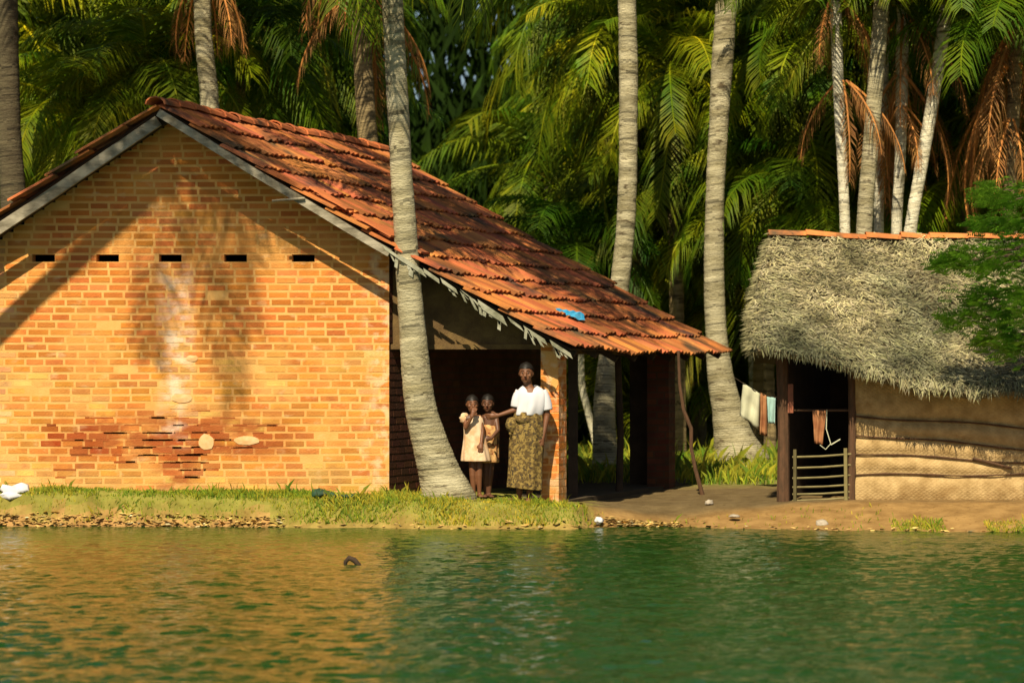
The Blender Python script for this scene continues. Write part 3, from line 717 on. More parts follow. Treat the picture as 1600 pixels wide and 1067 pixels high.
# more palms whose drooping crowns fill the background
GB = 'background coconut palms in the dense grove'
fill = [(130, -40, 46, 1), (235, 40, 49, 4), (60, 120, 52, 5), (420, -60, 44, 3), (440, 60, 47, 5), (395, 150, 54, 2), (1030, -40, 44, 3),
        (985, 160, 52, 0), (1040, -20, 45, 2), (1060, 130, 50, 5), (1190, -60, 46, 0), (1230, 90, 50, 1), (1200, 210, 54, 4), (1290, 120, 46, 4), (1240, 180, 48, 5), (1510, 170, 46, 4), (1570, 250, 44, 5), (1420, 150, 50, 2),
        (1530, 60, 44, 0), (1640, 120, 47, 1), (1500, -60, 45, 3), (300, 190, 57, 0), (180, 170, 53, 3), (-30, 20, 45, 0), (1120, 40, 58, 3), (960, 20, 60, 1),
        (1340, 250, 56, 4), (1250, 30, 52, 4), (1460, 10, 58, 1), (460, 190, 62, 5), (20, 200, 58, 2), (1580, 220, 52, 4)]
zone = lambda px: 'left of the roof peak' if px < 300 else 'above the tile roof' if px < 760 else 'right of the dark gap' if px < 1150 else 'behind the thatched hut'
for i, (px, py, Y, cv) in enumerate(fill):
    w = U(24, 30) * 40 / Y; lean = U(-35, 35)
    pal = R.choice(['trunk', 'trunk_brown', 'trunk_dark'])
    palm('green coconut palm in the background grove ' + zone(px), [(px + lean, 660, w * 1.2), (px + lean * .6, (660 + py) / 2, w), (px, py, w * .9)], Y, M[pal], cv, U(.95, 1.2), U(0, 6.28), 0 if R.random() < .2 else None, False, 'coconut palms in the background grove ' + zone(px))
mid = [(1290, 90, 40.6, 6), (1425, 80, 41.2, 6), (1225, 150, 41.2, 6), (1340, 330, 40.4, 5), (1232, 235, 41.0, 6), (1195, 330, 41.6, 5), (1270, 310, 40.2, 5), (1262, 40, 41.0, 6), (1510, 290, 39.6, 5), (1560, 170, 40.0, 6), (1050, 300, 42.2, 5), (1055, 110, 41.6, 6), (120, 170, 39.5, 6), (235, 110, 39.8, 5), (375, 60, 40.5, 6), (990, 60, 42.5, 6)]
for i, (px, py, Y, cv) in enumerate(mid):
    palm('short coconut palm with sunlit yellow green fronds in the grove ' + zone(px), [(px + 8, 660, 20), (px + 4, (660 + py) / 2, 17), (px, py, 17)], Y, M['trunk_brown'], cv, U(.68, .85), U(0, 6.28), 0 if i in (2, 4) else None, False, 'sunlit short palms in the grove ' + zone(px))
# low young palms, fronds rising from near the ground
low = [(1190, 560, 46), (1080, 520, 48), (1010, 480, 52), (1240, 420, 47), (1290, 380, 50), (1130, 450, 52), (880, 470, 50), (950, 560, 50), (820, 420, 54), (1250, 340, 43), (1300, 300, 45), (1500, 320, 43), (1190, 430, 43), (1090, 380, 45), (1030, 330, 46), (100, 240, 44), (200, 230, 46), (430, 220, 46), (60, 420, 46), (-20, 380, 44), (130, 330, 50),
       (1420, 420, 48), (1520, 380, 47), (1600, 420, 44), (1150, 600, 50), (900, 620, 54), (1000, 620, 46), (1070, 640, 52), (1200, 640, 54), (470, 300, 50), (250, 300, 52), (1180, 340, 50)]
for i, (px, py, Y) in enumerate(low):
    base = P(px, py, Y); zb = gh(base.x, Y); w = .11
    t = thing('young_palm', 'low young palm with upright green fronds in the undergrowth ' + zone(px), 'palm tree', (base.x, Y, zb), 'young palms in the undergrowth ' + zone(px))
    tb = MB(); tb.tube([(base.x, Y, zb - .1), (base.x, Y, max(base.z, zb + .15))], [.16, .11], 8); obj('trunk', tb, M['trunk_brown'], t)
    child('crown', CR[4 if i % 3 else 5], t, (0, 0, max(base.z - zb, .1)), U(0, 6.28), U(.75, 1.0))

# far wood: leaf mass closing the view
def leafmass(n, x0, x1, y0, y1, z0, z1, s, wd=.07):
    mb = MB(); rng = random.Random(99)
    for i in range(n):
        c = Vector((rng.uniform(x0, x1), rng.uniform(y0, y1), z0 + (z1 - z0) * rng.random()))
        if N3(c.x * .35, c.z * .35, c.y * .2) < -.42: continue
        a = Vector((rng.uniform(-.6, .6), rng.uniform(-.4, .4), rng.uniform(-1.4, -.3))).normalized() * s * rng.uniform(.6, 1.4); b = a.cross(Vector((rng.uniform(-.5, .5), 1, rng.uniform(-.5, .8)))).normalized() * s * wd
        g = rng.uniform(.6, 1.3)
        mb.add([c, c + a * .5 + b, c + a, c + a * .5 - b], [(0, 1, 2, 3)], (g, g, g * .9))
    return mb
fw = leafmass(70000, -30, 30, 64, 80, -.2, 15, .95); f0 = leafmass(30000, -22, 22, 74, 84, -.2, 10, 1.1, .1); fw.add(f0.v, f0.f); fw.c[-len(f0.f):] = [(.6, .6, .6)] * len(f0.f)
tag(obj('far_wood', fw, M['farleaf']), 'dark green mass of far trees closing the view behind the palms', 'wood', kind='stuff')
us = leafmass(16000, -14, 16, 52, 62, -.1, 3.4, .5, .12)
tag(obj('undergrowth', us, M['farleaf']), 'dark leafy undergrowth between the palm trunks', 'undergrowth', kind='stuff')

# ------------------------------------------------------------------ thatched hut
hut = thing('thatched_hut', 'thatched hut with woven mat walls and bamboo half gate at right', 'hut', (PX(1400, 30.5), 30.5, 0))
EY, TY = 29.75, 31.9
def th_p(u, v, lift=0.0):      # u 0..1 left to right, v 0 ridge .. 1 eave
    Y = TY + (EY - TY) * v
    left = 1205 - 45 * math.sin(math.pi * min(1, v * 1.0) * .5) - 8 * math.sin(math.pi * v) + 14 * v * v
    left = 1206 - 62 * v + 32 * v * v * v
    px = left + (1690 - left) * u
    ye = 545 + (66 * ss((u - 0.02) / .62)); yt = 366 + 3 * u
    py = yt + (ye - yt) * (v ** .92)
    p = P(px, py, Y); p += Vector((0, -.55, .83)) * (lift + .05 * math.sin(math.pi * v) + .05 * N3(u * 11, v * 7) + .03 * N3(u * 26, v * 15)); return p
tb = MB(); nu, nvv = 30, 10
vs = [th_p(i / nu, j / nvv, -.03) for i in range(nu + 1) for j in range(nvv + 1)]; vb = [p + Vector((0, .05, -.05)) for p in vs]; nb = len(vs)
fs = [(i * 11 + j, i * 11 + j + 1, (i + 1) * 11 + j + 1, (i + 1) * 11 + j) for i in range(nu) for j in range(nvv)]
fs2 = [tuple(nb + q for q in f[::-1]) for f in fs]
edge = [(i * 11 + 10, (i + 1) * 11 + 10, nb + (i + 1) * 11 + 10, nb + i * 11 + 10) for i in range(nu)] + [(j, nb + j, nb + j + 1, j + 1) for j in range(10)]
tb.add(vs + vb, fs + fs2 + edge)
# rear slope
vr = []
for i in range(nu + 1):
    for j in range(4):
        a = th_p(i / nu, 0, -.03); vr.append(a + Vector((0, j * .75, -j * .5)))
fr = [(i * 4 + j, (i + 1) * 4 + j, (i + 1) * 4 + j + 1, i * 4 + j + 1) for i in range(nu) for j in range(3)]
tb.add(vr, fr)
th = obj('thatched_roof', tb, M['thatch_base'], hut)
st = MB()
for i in range(24000):
    u, v = R.random(), R.random() ** .85
    L = U(.04, .15); c = th_p(u, v, U(0, .035)); dwn = (th_p(u, min(v + .05, 1.02)) - th_p(u, v)).normalized()
    lat = Vector((1, 0, 0)); g0 = N3(u * 7, v * 6, 5)
    d = (dwn * U(.3, 1.0) + lat * (U(-.9, .9) + g0 * .8) + Vector((0, -.55, .83)) * U(-.08, .28)).normalized()
    if v > .95: d = (Vector((U(-.5, .5), -.25, -1)) if R.random() < .8 else d).normalized(); L = U(.03, .17)
    w = d.cross(Vector((U(-.3, .3), -.8, .6))).normalized() * U(.003, .007)
    g1 = N3(u * 3.2 + 4, v * 2.6, 1); g = U(.35, 1.55) * (1 + .3 * g0 + .95 * g1); gm = max(0, -g1) * .5; cc = (g * (1 - gm * .5), g * U(.92, 1.02), g * U(.8, 1.05))
    st.add([c - w, c + w, c + d * L * .6 + w * .8, c + d * L, c + d * L * .6 - w * .8], [(0, 1, 2, 3, 4)], cc)
for i in range(1500):            # left verge fringe
    v = R.random(); c = th_p(0.0, v, U(-.04, .03)); d = Vector((U(-1, .2), U(-.3, .3), U(-1, -.1))).normalized(); L = U(.05, .15); w = Vector((0, .01, .006)) if R.random() < .5 else Vector((.005, 0, .006))
    g = U(.4, 1.2); st.add([c - w, c + w, c + d * L], [(0, 1, 2)], (g, g, g * .9))
obj('thatch_leaves', st, M['thatch'], th)
rt = MB(); px = 1200
k = 0
while px < 1690:
    w = U(44, 60); a = P(px, 360 + (4 if px > 1255 else 0) * ss((px - 1255) / 40) + U(-1.5, 1.5), TY - .02); b = P(px + w + 6, 361 + (4 if px > 1255 else 0) + U(-2, 2), TY - .02); c = U(.8, 1.2)
    top, bot = [], []
    for q, r in ((a, .11), (b, .095)):
        for i in range(7):
            an = math.pi * i / 6; top.append(q + Vector((0, -math.cos(an) * r, math.sin(an) * r * .6 - .06))); bot.append(q + Vector((0, -math.cos(an) * (r - .018), math.sin(an) * (r - .018) * .6 - .06)))
    fs = []
    for i in range(6): fs += [(i, i + 1, 8 + i, 7 + i), (14 + i, 21 + i, 22 + i, 15 + i), (i, 14 + i, 15 + i, i + 1), (7 + i, 8 + i, 22 + i, 21 + i)]
    fs += [(0, 7, 21, 14), (6, 20, 27, 13)]
    rt.add(top + bot, fs, (c * 1.1, c * 1.25, c * 1.1)); px += w
obj('ridge_tiles', rt, M['tile'], th)
# mat wall
HWY = 30.35
mw = MB(); cols = 60; rows = 40
bats = [(649, 668), (678, 701), (708, 722), (742, 741)]
def bat_y(k, t): return bats[k][0] + (bats[k][1] - bats[k][0]) * t + 2 * math.sin(t * 7 + k)
vs = []
for i in range(cols + 1):
    t = i / cols; px = 1329 + (1700 - 1329) * t; tt = (px - 1329) / 271
    for j in range(rows + 1):
        py = 560 + (790 - 560) * j / rows; e = min(abs(py - bat_y(k, tt)) for k in range(4)); e = min(e, abs(py - 790), 30)
        vs.append(P(px, py, HWY - .06 * (1 - math.exp(-e / 9)) + .015 * N3(px * .03, py * .05)))
fs = [(i * (rows + 1) + j, i * (rows + 1) + j + 1, (i + 1) * (rows + 1) + j + 1, (i + 1) * (rows + 1) + j) for i in range(cols) for j in range(rows)]
vb = [v + Vector((0, .06, 0)) for v in vs]; nb = len(vs)
edge = [(j, nb + j, nb + j + 1, j + 1) for j in range(rows)]
mw.add(vs + vb, fs + [tuple(nb + q for q in f[::-1]) for f in fs] + edge)
wl = obj('mat_wall', mw, M['woven'], hut, True)
for k in range(4):
    b = MB(); b.tube([P(1329 + 371 * i / 14, bat_y(k, 1.37 * i / 14), HWY - .035) for i in range(15)], [.011 + .003 * math.sin(i * 2.3 + k) for i in range(15)], 6); obj('batten', b, M['post'], wl)
b = MB(); b.tube([P(1520, 716, HWY - .05), P(1580, 731, HWY - .055)], .018, 6); obj('batten', b, M['post'], wl)
# interior back wall, side wall, floor so the doorway is dark
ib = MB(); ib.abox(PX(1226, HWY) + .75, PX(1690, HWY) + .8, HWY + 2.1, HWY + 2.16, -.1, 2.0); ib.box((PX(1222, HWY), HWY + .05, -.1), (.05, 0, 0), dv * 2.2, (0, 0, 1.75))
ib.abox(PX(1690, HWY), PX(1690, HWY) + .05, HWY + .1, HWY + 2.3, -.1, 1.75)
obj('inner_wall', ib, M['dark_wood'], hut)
for (pa, pb, w, nm) in (((1224, 786), (1222, 560), .075, 'door_post'), ((1330, 784), (1331, 560), .05, 'door_post')):
    b = MB(); a = P(*pa, HWY - .03); c = P(*pb, HWY - .03); b.tube([a, a.lerp(c, .5) + Vector((.01, 0, 0)), c], [w, w * .85, w * .9], 8); obj(nm, b, M['post'], hut)
b = MB(); a = P(1231, 600, HWY - .08); b.box(a, (.06, 0, 0), (0, .03, 0), (0, 0, -.32)); obj('red_jamb', b, mat('faded_red_wood', (.30, .10, .05), (.18, .07, .04), 9, .85), hut)
b = MB()   # lintel rail of the half door
b.tube([P(1240, 641, HWY), P(1330, 641, HWY)], .014, 6); obj('door_rail', b, M['post'], hut)
gate = MB(); gt = obj('gate', gate, M['bamboo'], hut)
g = MB()
for (ya, yb) in ((714, 709), (731, 726), (747, 742), (761, 757), (772, 768), (782, 777)):
    g.tube([P(1238, ya, HWY - .06), P(1285, (ya + yb) / 2 + 1, HWY - .06), P(1331, yb, HWY - .06)], .0115, 6, (U(.8, 1.2),) * 3)
g.tube([P(1321, 700, HWY - .085), P(1322, 785, HWY - .085)], .022, 7); g.tube([P(1242, 702, HWY - .085), P(1242, 785, HWY - .085)], .02, 7, (.5, .5, .5))
bpy.data.objects.remove(gt); obj('bamboo_gate', g, M['bamboo'], hut)
# red rag and string hanging in the doorway
def cloth(name, label, quad, Y, m, cat='cloth', fold=.03, n=10, group=None, seed=0):
    """quad: 4 photo points tl tr br bl"""
    mb = MB(); vs = []
    tl, tr, br_, bl = [P(a, b, Y) for a, b in quad]
    for i in range(n + 1):
        for j in range(n + 1):
            u, v = i / n, j / n; p = tl.lerp(tr, u).lerp(bl.lerp(br_, u), v); p += Vector((.25, 1, 0)) * fold * (math.sin(u * 11 + seed + v * 1.5) * (.3 + .7 * v) + N3(u * 3, v * 3, seed)); vs.append(p)
    fs = [(i * (n + 1) + j, i * (n + 1) + j + 1, (i + 1) * (n + 1) + j + 1, (i + 1) * (n + 1) + j) for i in range(n) for j in range(n)]
    mb.add(vs, fs); o = obj(name, mb, m, None, True); s = o.modifiers.new('thickness', 'SOLIDIFY'); s.thickness = .006
    return tag(o, label, cat, group)
cloth('hanging_cloth', 'rust red cloth hanging over the rail in the hut doorway', [(1270, 641), (1291, 641), (1286, 695), (1272, 692)], HWY - .05, M['rust_cloth'], fold=.02)
b = MB(); b.tube([P(1292, 640, HWY - .08), P(1291, 670, HWY - .08), P(1298, 693, HWY - .08), P(1290, 702, HWY - .08), P(1281, 695, HWY - .08)], .006, 5); b.tube([P(1298, 695, HWY - .08), P(1313, 686, HWY - .08)], .007, 5)
tag(obj('cord', b, M['cream']), 'pale knotted cord dangling in the hut doorway above the gate', 'cord')

# clothesline with washing
LY = 33.5
b = MB(); b.tube([P(1148, 590, LY), P(1160, 598, LY), P(1180, 611, LY), P(1200, 619, LY), P(1228, 622, LY)], .005, 5)
tag(obj('clothesline', b, M['dark_wood']), 'thin clothesline strung between the big palm and the hut post', 'clothesline')
cloth('hanging_cloth', 'large cream cloth on the clothesline beside the big palm', [(1161, 598), (1188, 615), (1186, 672), (1155, 648)], LY, M['cream'], fold=.03, seed=1)
cloth('hanging_cloth', 'narrow rust brown cloth in the middle of the clothesline', [(1188, 613), (1198, 618), (1199, 682), (1187, 678)], LY, M['rust_cloth'], fold=.02, seed=2)
cloth('hanging_cloth', 'small pale blue cloth on the clothesline next to the hut', [(1198, 618), (1212, 622), (1210, 662), (1201, 661)], LY, M['blue_cloth'], fold=.015, seed=3)
# crooked pole by the eave
b = MB(); pts = [(1060, 548), (1062, 600), (1068, 640), (1080, 670), (1080, 700), (1087, 735), (1098, 775)]
b.tube([P(a, c, 32.3) for a, c in pts], [.018, .02, .022, .024, .022, .024, .028], 7)
tag(obj('crooked_pole', b, M['post']), 'crooked dark branch pole leaning under the tile roof eave', 'pole')

# ------------------------------------------------------------------ broadleaf tree at right
tr = thing('broadleaf_tree', 'bright green leafy tree overhanging the thatched roof at right edge', 'tree', (PX(1700, 28.9), 28.9, gh(PX(1700, 28.9), 28.9)))
TB = Vector((PX(1700, 28.9), 28.9, 0)); b = MB()
b.tube([TB - Vector((0, 0, .2)), TB + Vector((.05, 0, 1.0)), TB + Vector((-.02, 0, 2.2)), TB + Vector((.1, .1, 3.4))], [.14, .11, .09, .05], 9)
cl = [(1585, 312, .34, 28.9), (1560, 300, .22, 29.2), (1600, 345, .3, 28.8), (1508, 398, .30, 28.9), (1550, 415, .36, 28.8), (1590, 400, .42, 29.0), (1640, 370, .5, 29.0), (1530, 470, .30, 29.2), (1575, 490, .38, 29.2),
      (1610, 470, .4, 28.9), (1500, 500, .2, 29.3), (1550, 530, .22, 29.4), (1600, 540, .3, 29.3), (1650, 480, .5, 29.0), (1480, 410, .16, 28.9), (1560, 455, .3, 29.1), (1590, 525, .34, 29.2), (1545, 350, .2, 29.0), (1680, 300, .5, 29.0), (1700, 420, .5, 29.0)]
for (px, py, r, Y) in cl:
    e = P(px, py, Y); b.tube([TB + Vector((0, 0, max(.9, e.z - .5))), (TB + Vector((0, 0, e.z))).lerp(e, .5) + Vector((0, 0, .08)), e], [.035, .022, .008], 6)
obj('trunk', b, M['bark'], tr)
b = MB(); rng = random.Random(5)
for (px, py, r, Y) in cl:
    e = P(px, py, Y)
    for k in range(int(14 + 175 * r)):
        d = Vector((rng.gauss(0, 1), rng.gauss(0, 1), rng.gauss(0, .8))).normalized() * rng.uniform(.1, 1) * r
        c = e + Vector((d.x * 1.1, d.y, d.z * .85)); sz_ = rng.uniform(.6, 1.35); out = (Vector((d.x, d.y * .7, 0)) + Vector((-.35, -.1, 0)) * r).normalized() if d.length > 0 else Vector((1, 0, 0))
        out = (out + Vector((0, 0, rng.uniform(-.5, .3)))).normalized(); sd_ = out.cross(Vector((rng.uniform(-.4, .4), rng.uniform(.3, 1.3), 1))).normalized(); g = rng.uniform(.7, 1.4)
        for q in range(7):         # small pinnate spray
            a = c + out * q * .022 * sz_
            for sg in (-1, 1):
                l = .075 * sz_ * (1 - q * .07); t = a + (sd_ * sg + out * .6 + Vector((0, 0, -.25))).normalized() * l; w = out * .012
                w = w.lerp(Vector((0, -.006, .012)), rng.random() * .9); b.add([a, a.lerp(t, .5) + w, t, a.lerp(t, .5) - w], [(0, 1, 2, 3)], (g, g, g))
obj('crown', b, M['leaf'], tr)

# ------------------------------------------------------------------ grass, litter, small things
def blades(n, fn, hmin, hmax, wid=.006, seed=3, cols=((1, 1, 1), (1.3, 1.1, .9), (.6, .8, .8))):
    rng = random.Random(seed); mb = MB(); k = 0; tries = 0
    while k < n and tries < n * 8:
        tries += 1; q = fn(rng)
        if q is None: continue
        x, y, s = q; z = gh(x, y) - .005; h = rng.uniform(hmin, hmax) * s * (2.0 if rng.random() < .05 else 1)
        a = rng.uniform(0, 6.28); l = Vector((math.cos(a), math.sin(a) * .7, 0)) * h * rng.uniform(.2, .9); w = Vector((math.cos(a + 1.6), math.sin(a + 1.6), 0)) * wid
        c = rng.choice(cols); g = rng.uniform(.7, 1.2); p = Vector((x, y, z))
        mb.add([p - w, p + w, p + l * .4 + Vector((0, 0, h * .7)) + w * .6, p + l + Vector((0, 0, h)), p + l * .4 + Vector((0, 0, h * .7)) - w * .6], [(0, 1, 2, 3, 4)], tuple(g * v for v in c)); k += 1
    return mb
def f1(rng):
    x = rng.uniform(-7, 6.5); y = rng.uniform(28.0, 29.97); d = y - shore(x)
    if x > .6 and y > 29.6: return None
    if x > WX1 and rng.random() < .15: y += rng.uniform(0, .12)
    if d < .05: return None
    if -.75 < x < .55 and y > 29.66 - .1 * N3(x * 4, 2): return None
    n_ = N3(x * 1.6, y * 2.5, 8) + .25 * N3(x * 6, y * 6)
    if n_ < -.4 and rng.random() < .8: return None
    if .35 < x < 4 and rng.random() < min(.985, .25 + (x - .35) * 1.1): return None
    if x >= 4 and (d > .45 or rng.random() < .4 or N3(x * 2, 1) < -.1): return None
    if x < -2.6 and d < .25 and rng.random() < .8: return None
    return x, y, .7 + max(-.3, n_) * 1.0
tag(obj('bank_grass', blades(19000, f1, .018, .08), M['grass']), 'short yellow green grass on the bank below the brick wall', 'grass', kind='stuff')
def f2(rng):
    y = rng.uniform(34.6, 48); x = rng.uniform(-1, 6.5)
    if math.hypot(x - 3.3, y - 39.0) < .5: return None
    if N3(x * 1.2, y * .9, 3) < -.15 and rng.random() < .7: return None
    return x, y, 1.0
tag(obj('clearing_grass', blades(14000, f2, .08, .26, .010, 8, ((1, 1, 1), (1.2, 1.2, 1), (.45, .7, .6))), M['grass']), 'taller grass in the clearing behind the veranda and big palm', 'grass', kind='stuff')
def litter(n, fn, seed, smin, smax):
    rng = random.Random(seed); mb = MB(); k = 0
    while k < n:
        q = fn(rng)
        if q is None: continue
        x, y = q; c = Vector((x, y, gh(x, y) + rng.uniform(.002, .03))); s = rng.uniform(smin, smax); a = rng.uniform(0, 6.28); tl = rng.uniform(-.25, .25)
        u = Vector((math.cos(a), math.sin(a), tl)) * s; v = Vector((-math.sin(a), math.cos(a), rng.uniform(-.5, .5))) * s * rng.uniform(.25, .6)
        g = rng.choice([.35, .6, 1.0, 1.3, 1.5]); w = rng.random() < .08
        mb.add([c - u, c + v, c + u, c - v], [(0, 1, 2, 3)], (g, g * (1.2 if not w else 1.6), g * (1.1 if not w else 2.6))); k += 1
    return mb
def f3(rng):
    x = rng.uniform(-7, -2.45) if rng.random() < .8 else rng.uniform(-2.5, 5.5); y = shore(x) + rng.uniform(-.02, .11); return x, y
tag(obj('shore_litter', litter(1000, f3, 4, .010, .055), M['litter']), 'brown leaf litter and debris along the waterline below the brick wall', 'leaf litter', kind='stuff')
def f4(rng): return rng.gauss(PX(1000, 29.2), .2), rng.uniform(29.28, 29.5)
tag(obj('leaf_pile', litter(700, f4, 6, .015, .045), M['litter']), 'heap of orange brown dry leaves at the waterline beside the grass', 'leaf pile', kind='stuff')

def lump(name, label, cat, c, r, m, seed=0, rug=.35, flat=.0):
    mb = MB(); mb.ball(c, r, 16, 10, fn=lambda d: 1 + rug * N3(d.x * 1.8 + seed, d.y * 1.8, d.z * 1.8) + rug * .4 * N3(d.x * 5 + seed, d.y * 5, d.z * 5))
    o = obj(name, mb, m, None, True); return tag(o, label, cat)
lump('crumpled_bag', 'crumpled white plastic bag lying by the wall at far left', 'bag', P(18, 770, 29.75), (.22, .11, .075), M['white'], 3, .9)
lump('pale_stone', 'smooth pale stone lying in the grass near the brick corner', 'stone', P(562, 796, 29.45), (.115, .07, .055), M['stone'], 8, .15)
lump('broken_coconut', 'pale broken coconut husk on the grass left of the dark rag', 'coconut husk', P(474, 788, 29.55), (.06, .06, .065), M['cream'], 2, .4)
# dark green rag
b = MB(); vs = []
for i in range(13):
    for j in range(5):
        u = i / 12; p = P(488 + 66 * u, 786 + 8 * u, 29.5) + Vector((0, (j - 2) * .045, 0)); p.z = gh(p.x, p.y) + .045 + .05 * math.cos((j - 2) * .7) * (.5 + .5 * math.sin(u * 5 + 1)) + .02 * N3(u * 8, j); vs.append(p)
b.add(vs, [(i * 5 + j, (i + 1) * 5 + j, (i + 1) * 5 + j + 1, i * 5 + j + 1) for i in range(12) for j in range(4)])
o = obj('discarded_rag', b, M['green_plastic'], None, True); s_ = o.modifiers.new('thickness', 'SOLIDIFY'); s_.thickness = .02; tag(o, 'dark green rag dropped on the grass beside the pale stone', 'rag')
lump('crumpled_paper', 'small crumpled white paper at the waterline right of the grass', 'paper', P(936, 813, 29.3), (.045, .04, .035), M['white'], 5, .7)
lump('small_rock', 'small pale rock on the shaded mud below the crooked pole', 'rock', P(1108, 785, 30.2), (.05, .04, .03), M['stone'], 6, .4)
lump('small_rock', 'rounded rock at the waterline below the bamboo gate', 'rock', P(1284, 818, 28.95), (.06, .05, .045), M['stone'], 7, .4)
lump('small_rock', 'flat pale rock on the sunlit mud right of the leaf heap', 'rock', P(1148, 806, 29.4), (.06, .05, .02), M['stone'], 9, .4)
b = MB(); b.tube([P(1415, 800, 29.6), P(1460, 791, 29.75), P(1530, 790, 29.75), P(1650, 793, 29.7)], [.018, .024, .026, .024], 8)
tag(obj('fallen_pole', b, M['bamboo']), 'long pale pole lying on the mud below the woven wall', 'pole')
# snag poking from the water
b = MB(); c = P(548, 884, 23.6); c.z = WZ
b.tube([c + Vector((-.05, 0, -.08)), c + Vector((-.045, 0, .03)), c + Vector((-.015, 0, .062)), c + Vector((.03, 0, .045)), c + Vector((.07, 0, .0)), c + Vector((.10, 0, -.06))], [.012, .018, .024, .024, .022, .012], 8)
tag(obj('floating_snag', b, M['dark_wood'], None, True), 'small dark snag poking out of the river below the brick wall', 'driftwood')

# ------------------------------------------------------------------ people
def capsule(mb, a, b, ra, rb, n=12, seg=5, flat=1.0, up=None):
    a, b = Vector(a), Vector(b); pts = [a.lerp(b, i / seg) for i in range(seg + 1)]; rr = [ra + (rb - ra) * i / seg for i in range(seg + 1)]
    d = (b - a).normalized(); pts = [a - d * ra * .85, a - d * ra * .5] + pts + [b + d * rb * .5, b + d * rb * .85]; rr = [ra * .45, ra * .85] + rr + [rb * .85, rb * .45]
    mb.tube(pts, rr, n, sx=flat, up=up)
def hand(mb, w, d, side, sc=1.0, curl=.5, palm_n=None):
    """w wrist, d direction of the hand; side vector = thumb side"""
    w = Vector(w); d = Vector(d).normalized(); side = Vector(side); side = (side - d * side.dot(d)).normalized(); nrm = d.cross(side) if palm_n is None else Vector(palm_n)
    capsule(mb, w, w + d * .075 * sc, .020 * sc, .024 * sc, 10, 3, 1.5, side)
    for k, L in enumerate((.068, .076, .071, .055)):
        b0 = w + d * .085 * sc + side * (.030 - .020 * k) * sc; m1 = b0 + (d + nrm * curl * .4 + side * (.12 - .08 * k)).normalized() * L * .5 * sc; m2 = m1 + (d * .8 + nrm * curl * 1.3).normalized() * L * .5 * sc
        mb.tube([b0 - d * .03 * sc, b0, m1, m2], [.0095 * sc, .0095 * sc, .0085 * sc, .0065 * sc], 7)
    t0 = w + d * .02 * sc + side * .022 * sc; t1 = t0 + (side * .8 + d * .7).normalized() * .038 * sc; t2 = t1 + (d + side * .15 + nrm * .4).normalized() * .03 * sc
    mb.tube([t0, t1, t2], [.012 * sc, .010 * sc, .008 * sc], 7)
def head(t, mb, c, r, skin, face=Vector((0, -1, 0)), tilt=0, hairlen=0.0, name='person'):
    """adds skull, jaw, nose, ears to body mesh and hair, eyes, mouth as children. r = half head height"""
    f = face.normalized(); rt = Vector((-f.y, f.x, 0)).normalized() * -1; up = Vector((0, 0, 1))
    rot = Matrix((rt, -f, up)).transposed()
    q = lambda x, y, z: c + rt * x * r + f * y * r + up * z * r
    mb.ball(q(0, -.08, .12), (.66 * r, .78 * r, .84 * r), 16, 12, rot=rot)
    mb.ball(q(0, .12, -.42), (.50 * r, .55 * r, .52 * r), 14, 10, rot=rot)
    mb.ball(q(0, .36, -.78), (.22 * r, .2 * r, .16 * r), 10, 8, rot=rot)
    mb.tube([q(0, .66, .12), q(0, .80, -.12), q(0, .86, -.24), q(0, .66, -.30)], [.07 * r, .10 * r, .14 * r, .10 * r], 8)
    for sg in (-1, 1):
        mb.ball(q(sg * .66, -.1, -.06), (.07 * r, .16 * r, .22 * r), 8, 6, rot=rot); mb.ball(q(sg * .36, .45, -.22), (.2 * r, .18 * r, .16 * r), 8, 6, rot=rot)
        pass
    def parts():
        for sg in (-1, 1):
            e = MB(); e.ball(q(sg * .27, .63, .04), (.085 * r, .05 * r, .035 * r), 10, 7, rot=rot); eo = obj('eye', e, M['eye_white'], t, True)
            e = MB(); e.ball(q(sg * .27, .665, .04), (.05 * r, .035 * r, .038 * r), 8, 6, rot=rot); obj('iris', e, M['eye'], eo, True)
            e = MB(); e.tube([q(sg * .13, .68, .22), q(sg * .28, .69, .27), q(sg * .42, .58, .21)], .022 * r, 5); obj('eyebrow', e, M['hair'], t)
        e = MB(); e.tube([q(-.2, .56, -.52), q(0, .68, -.50), q(.2, .56, -.52)], [.03 * r, .07 * r, .03 * r], 6); obj('mouth', e, M['lip'], t, True)
        hb = MB(); vs = []; nn_, mm = 24, 12
        hb2 = []
        for i in range(mm + 1):
            for k in range(nn_):
                th_ = 2 * math.pi * k / nn_; fx = math.cos(th_); fy = math.sin(th_)     # fy = +1 is front
                lim = (1.2 + (0.45 - fy) * 1.5 if fy > -.2 else 2.2)
                if fy > .45: lim = 1.25
                lim += .16 * N3(fx * 4 + c.x * 9, fy * 4, 3)
                ph = lim * i / mm; wob = 1 + .07 * N3(fx * 5, fy * 5, ph * 6) + .04 * N3(fx * 13, fy * 13, ph * 13)
                vs.append(q(.75 * math.sin(ph) * fx * wob, -.12 + (.84 if fy > 0 else .95) * math.sin(ph) * fy * wob, .13 + .92 * math.cos(ph) * wob))
        fs = [(i * nn_ + k, (i + 1) * nn_ + k, (i + 1) * nn_ + (k + 1) % nn_, i * nn_ + (k + 1) % nn_) for i in range(mm) for k in range(nn_)]
        hb.add(vs, fs)
        if hairlen > 0: hb.ball(q(0, -1.0, -.25), (.34 * r, .3 * r, .34 * r), 12, 8)
        obj('hair', hb, M['hair'], t, True)
    return parts
def body_obj(mb, skin, t, vox=.0065):
    o = obj('body', mb, skin, t, True); m = o.modifiers.new('join', 'REMESH'); m.mode = 'VOXEL'; m.voxel_size = vox; m.use_smooth_shade = True
    s = o.modifiers.new('soften', 'SMOOTH'); s.factor = .5; s.iterations = 3; return o
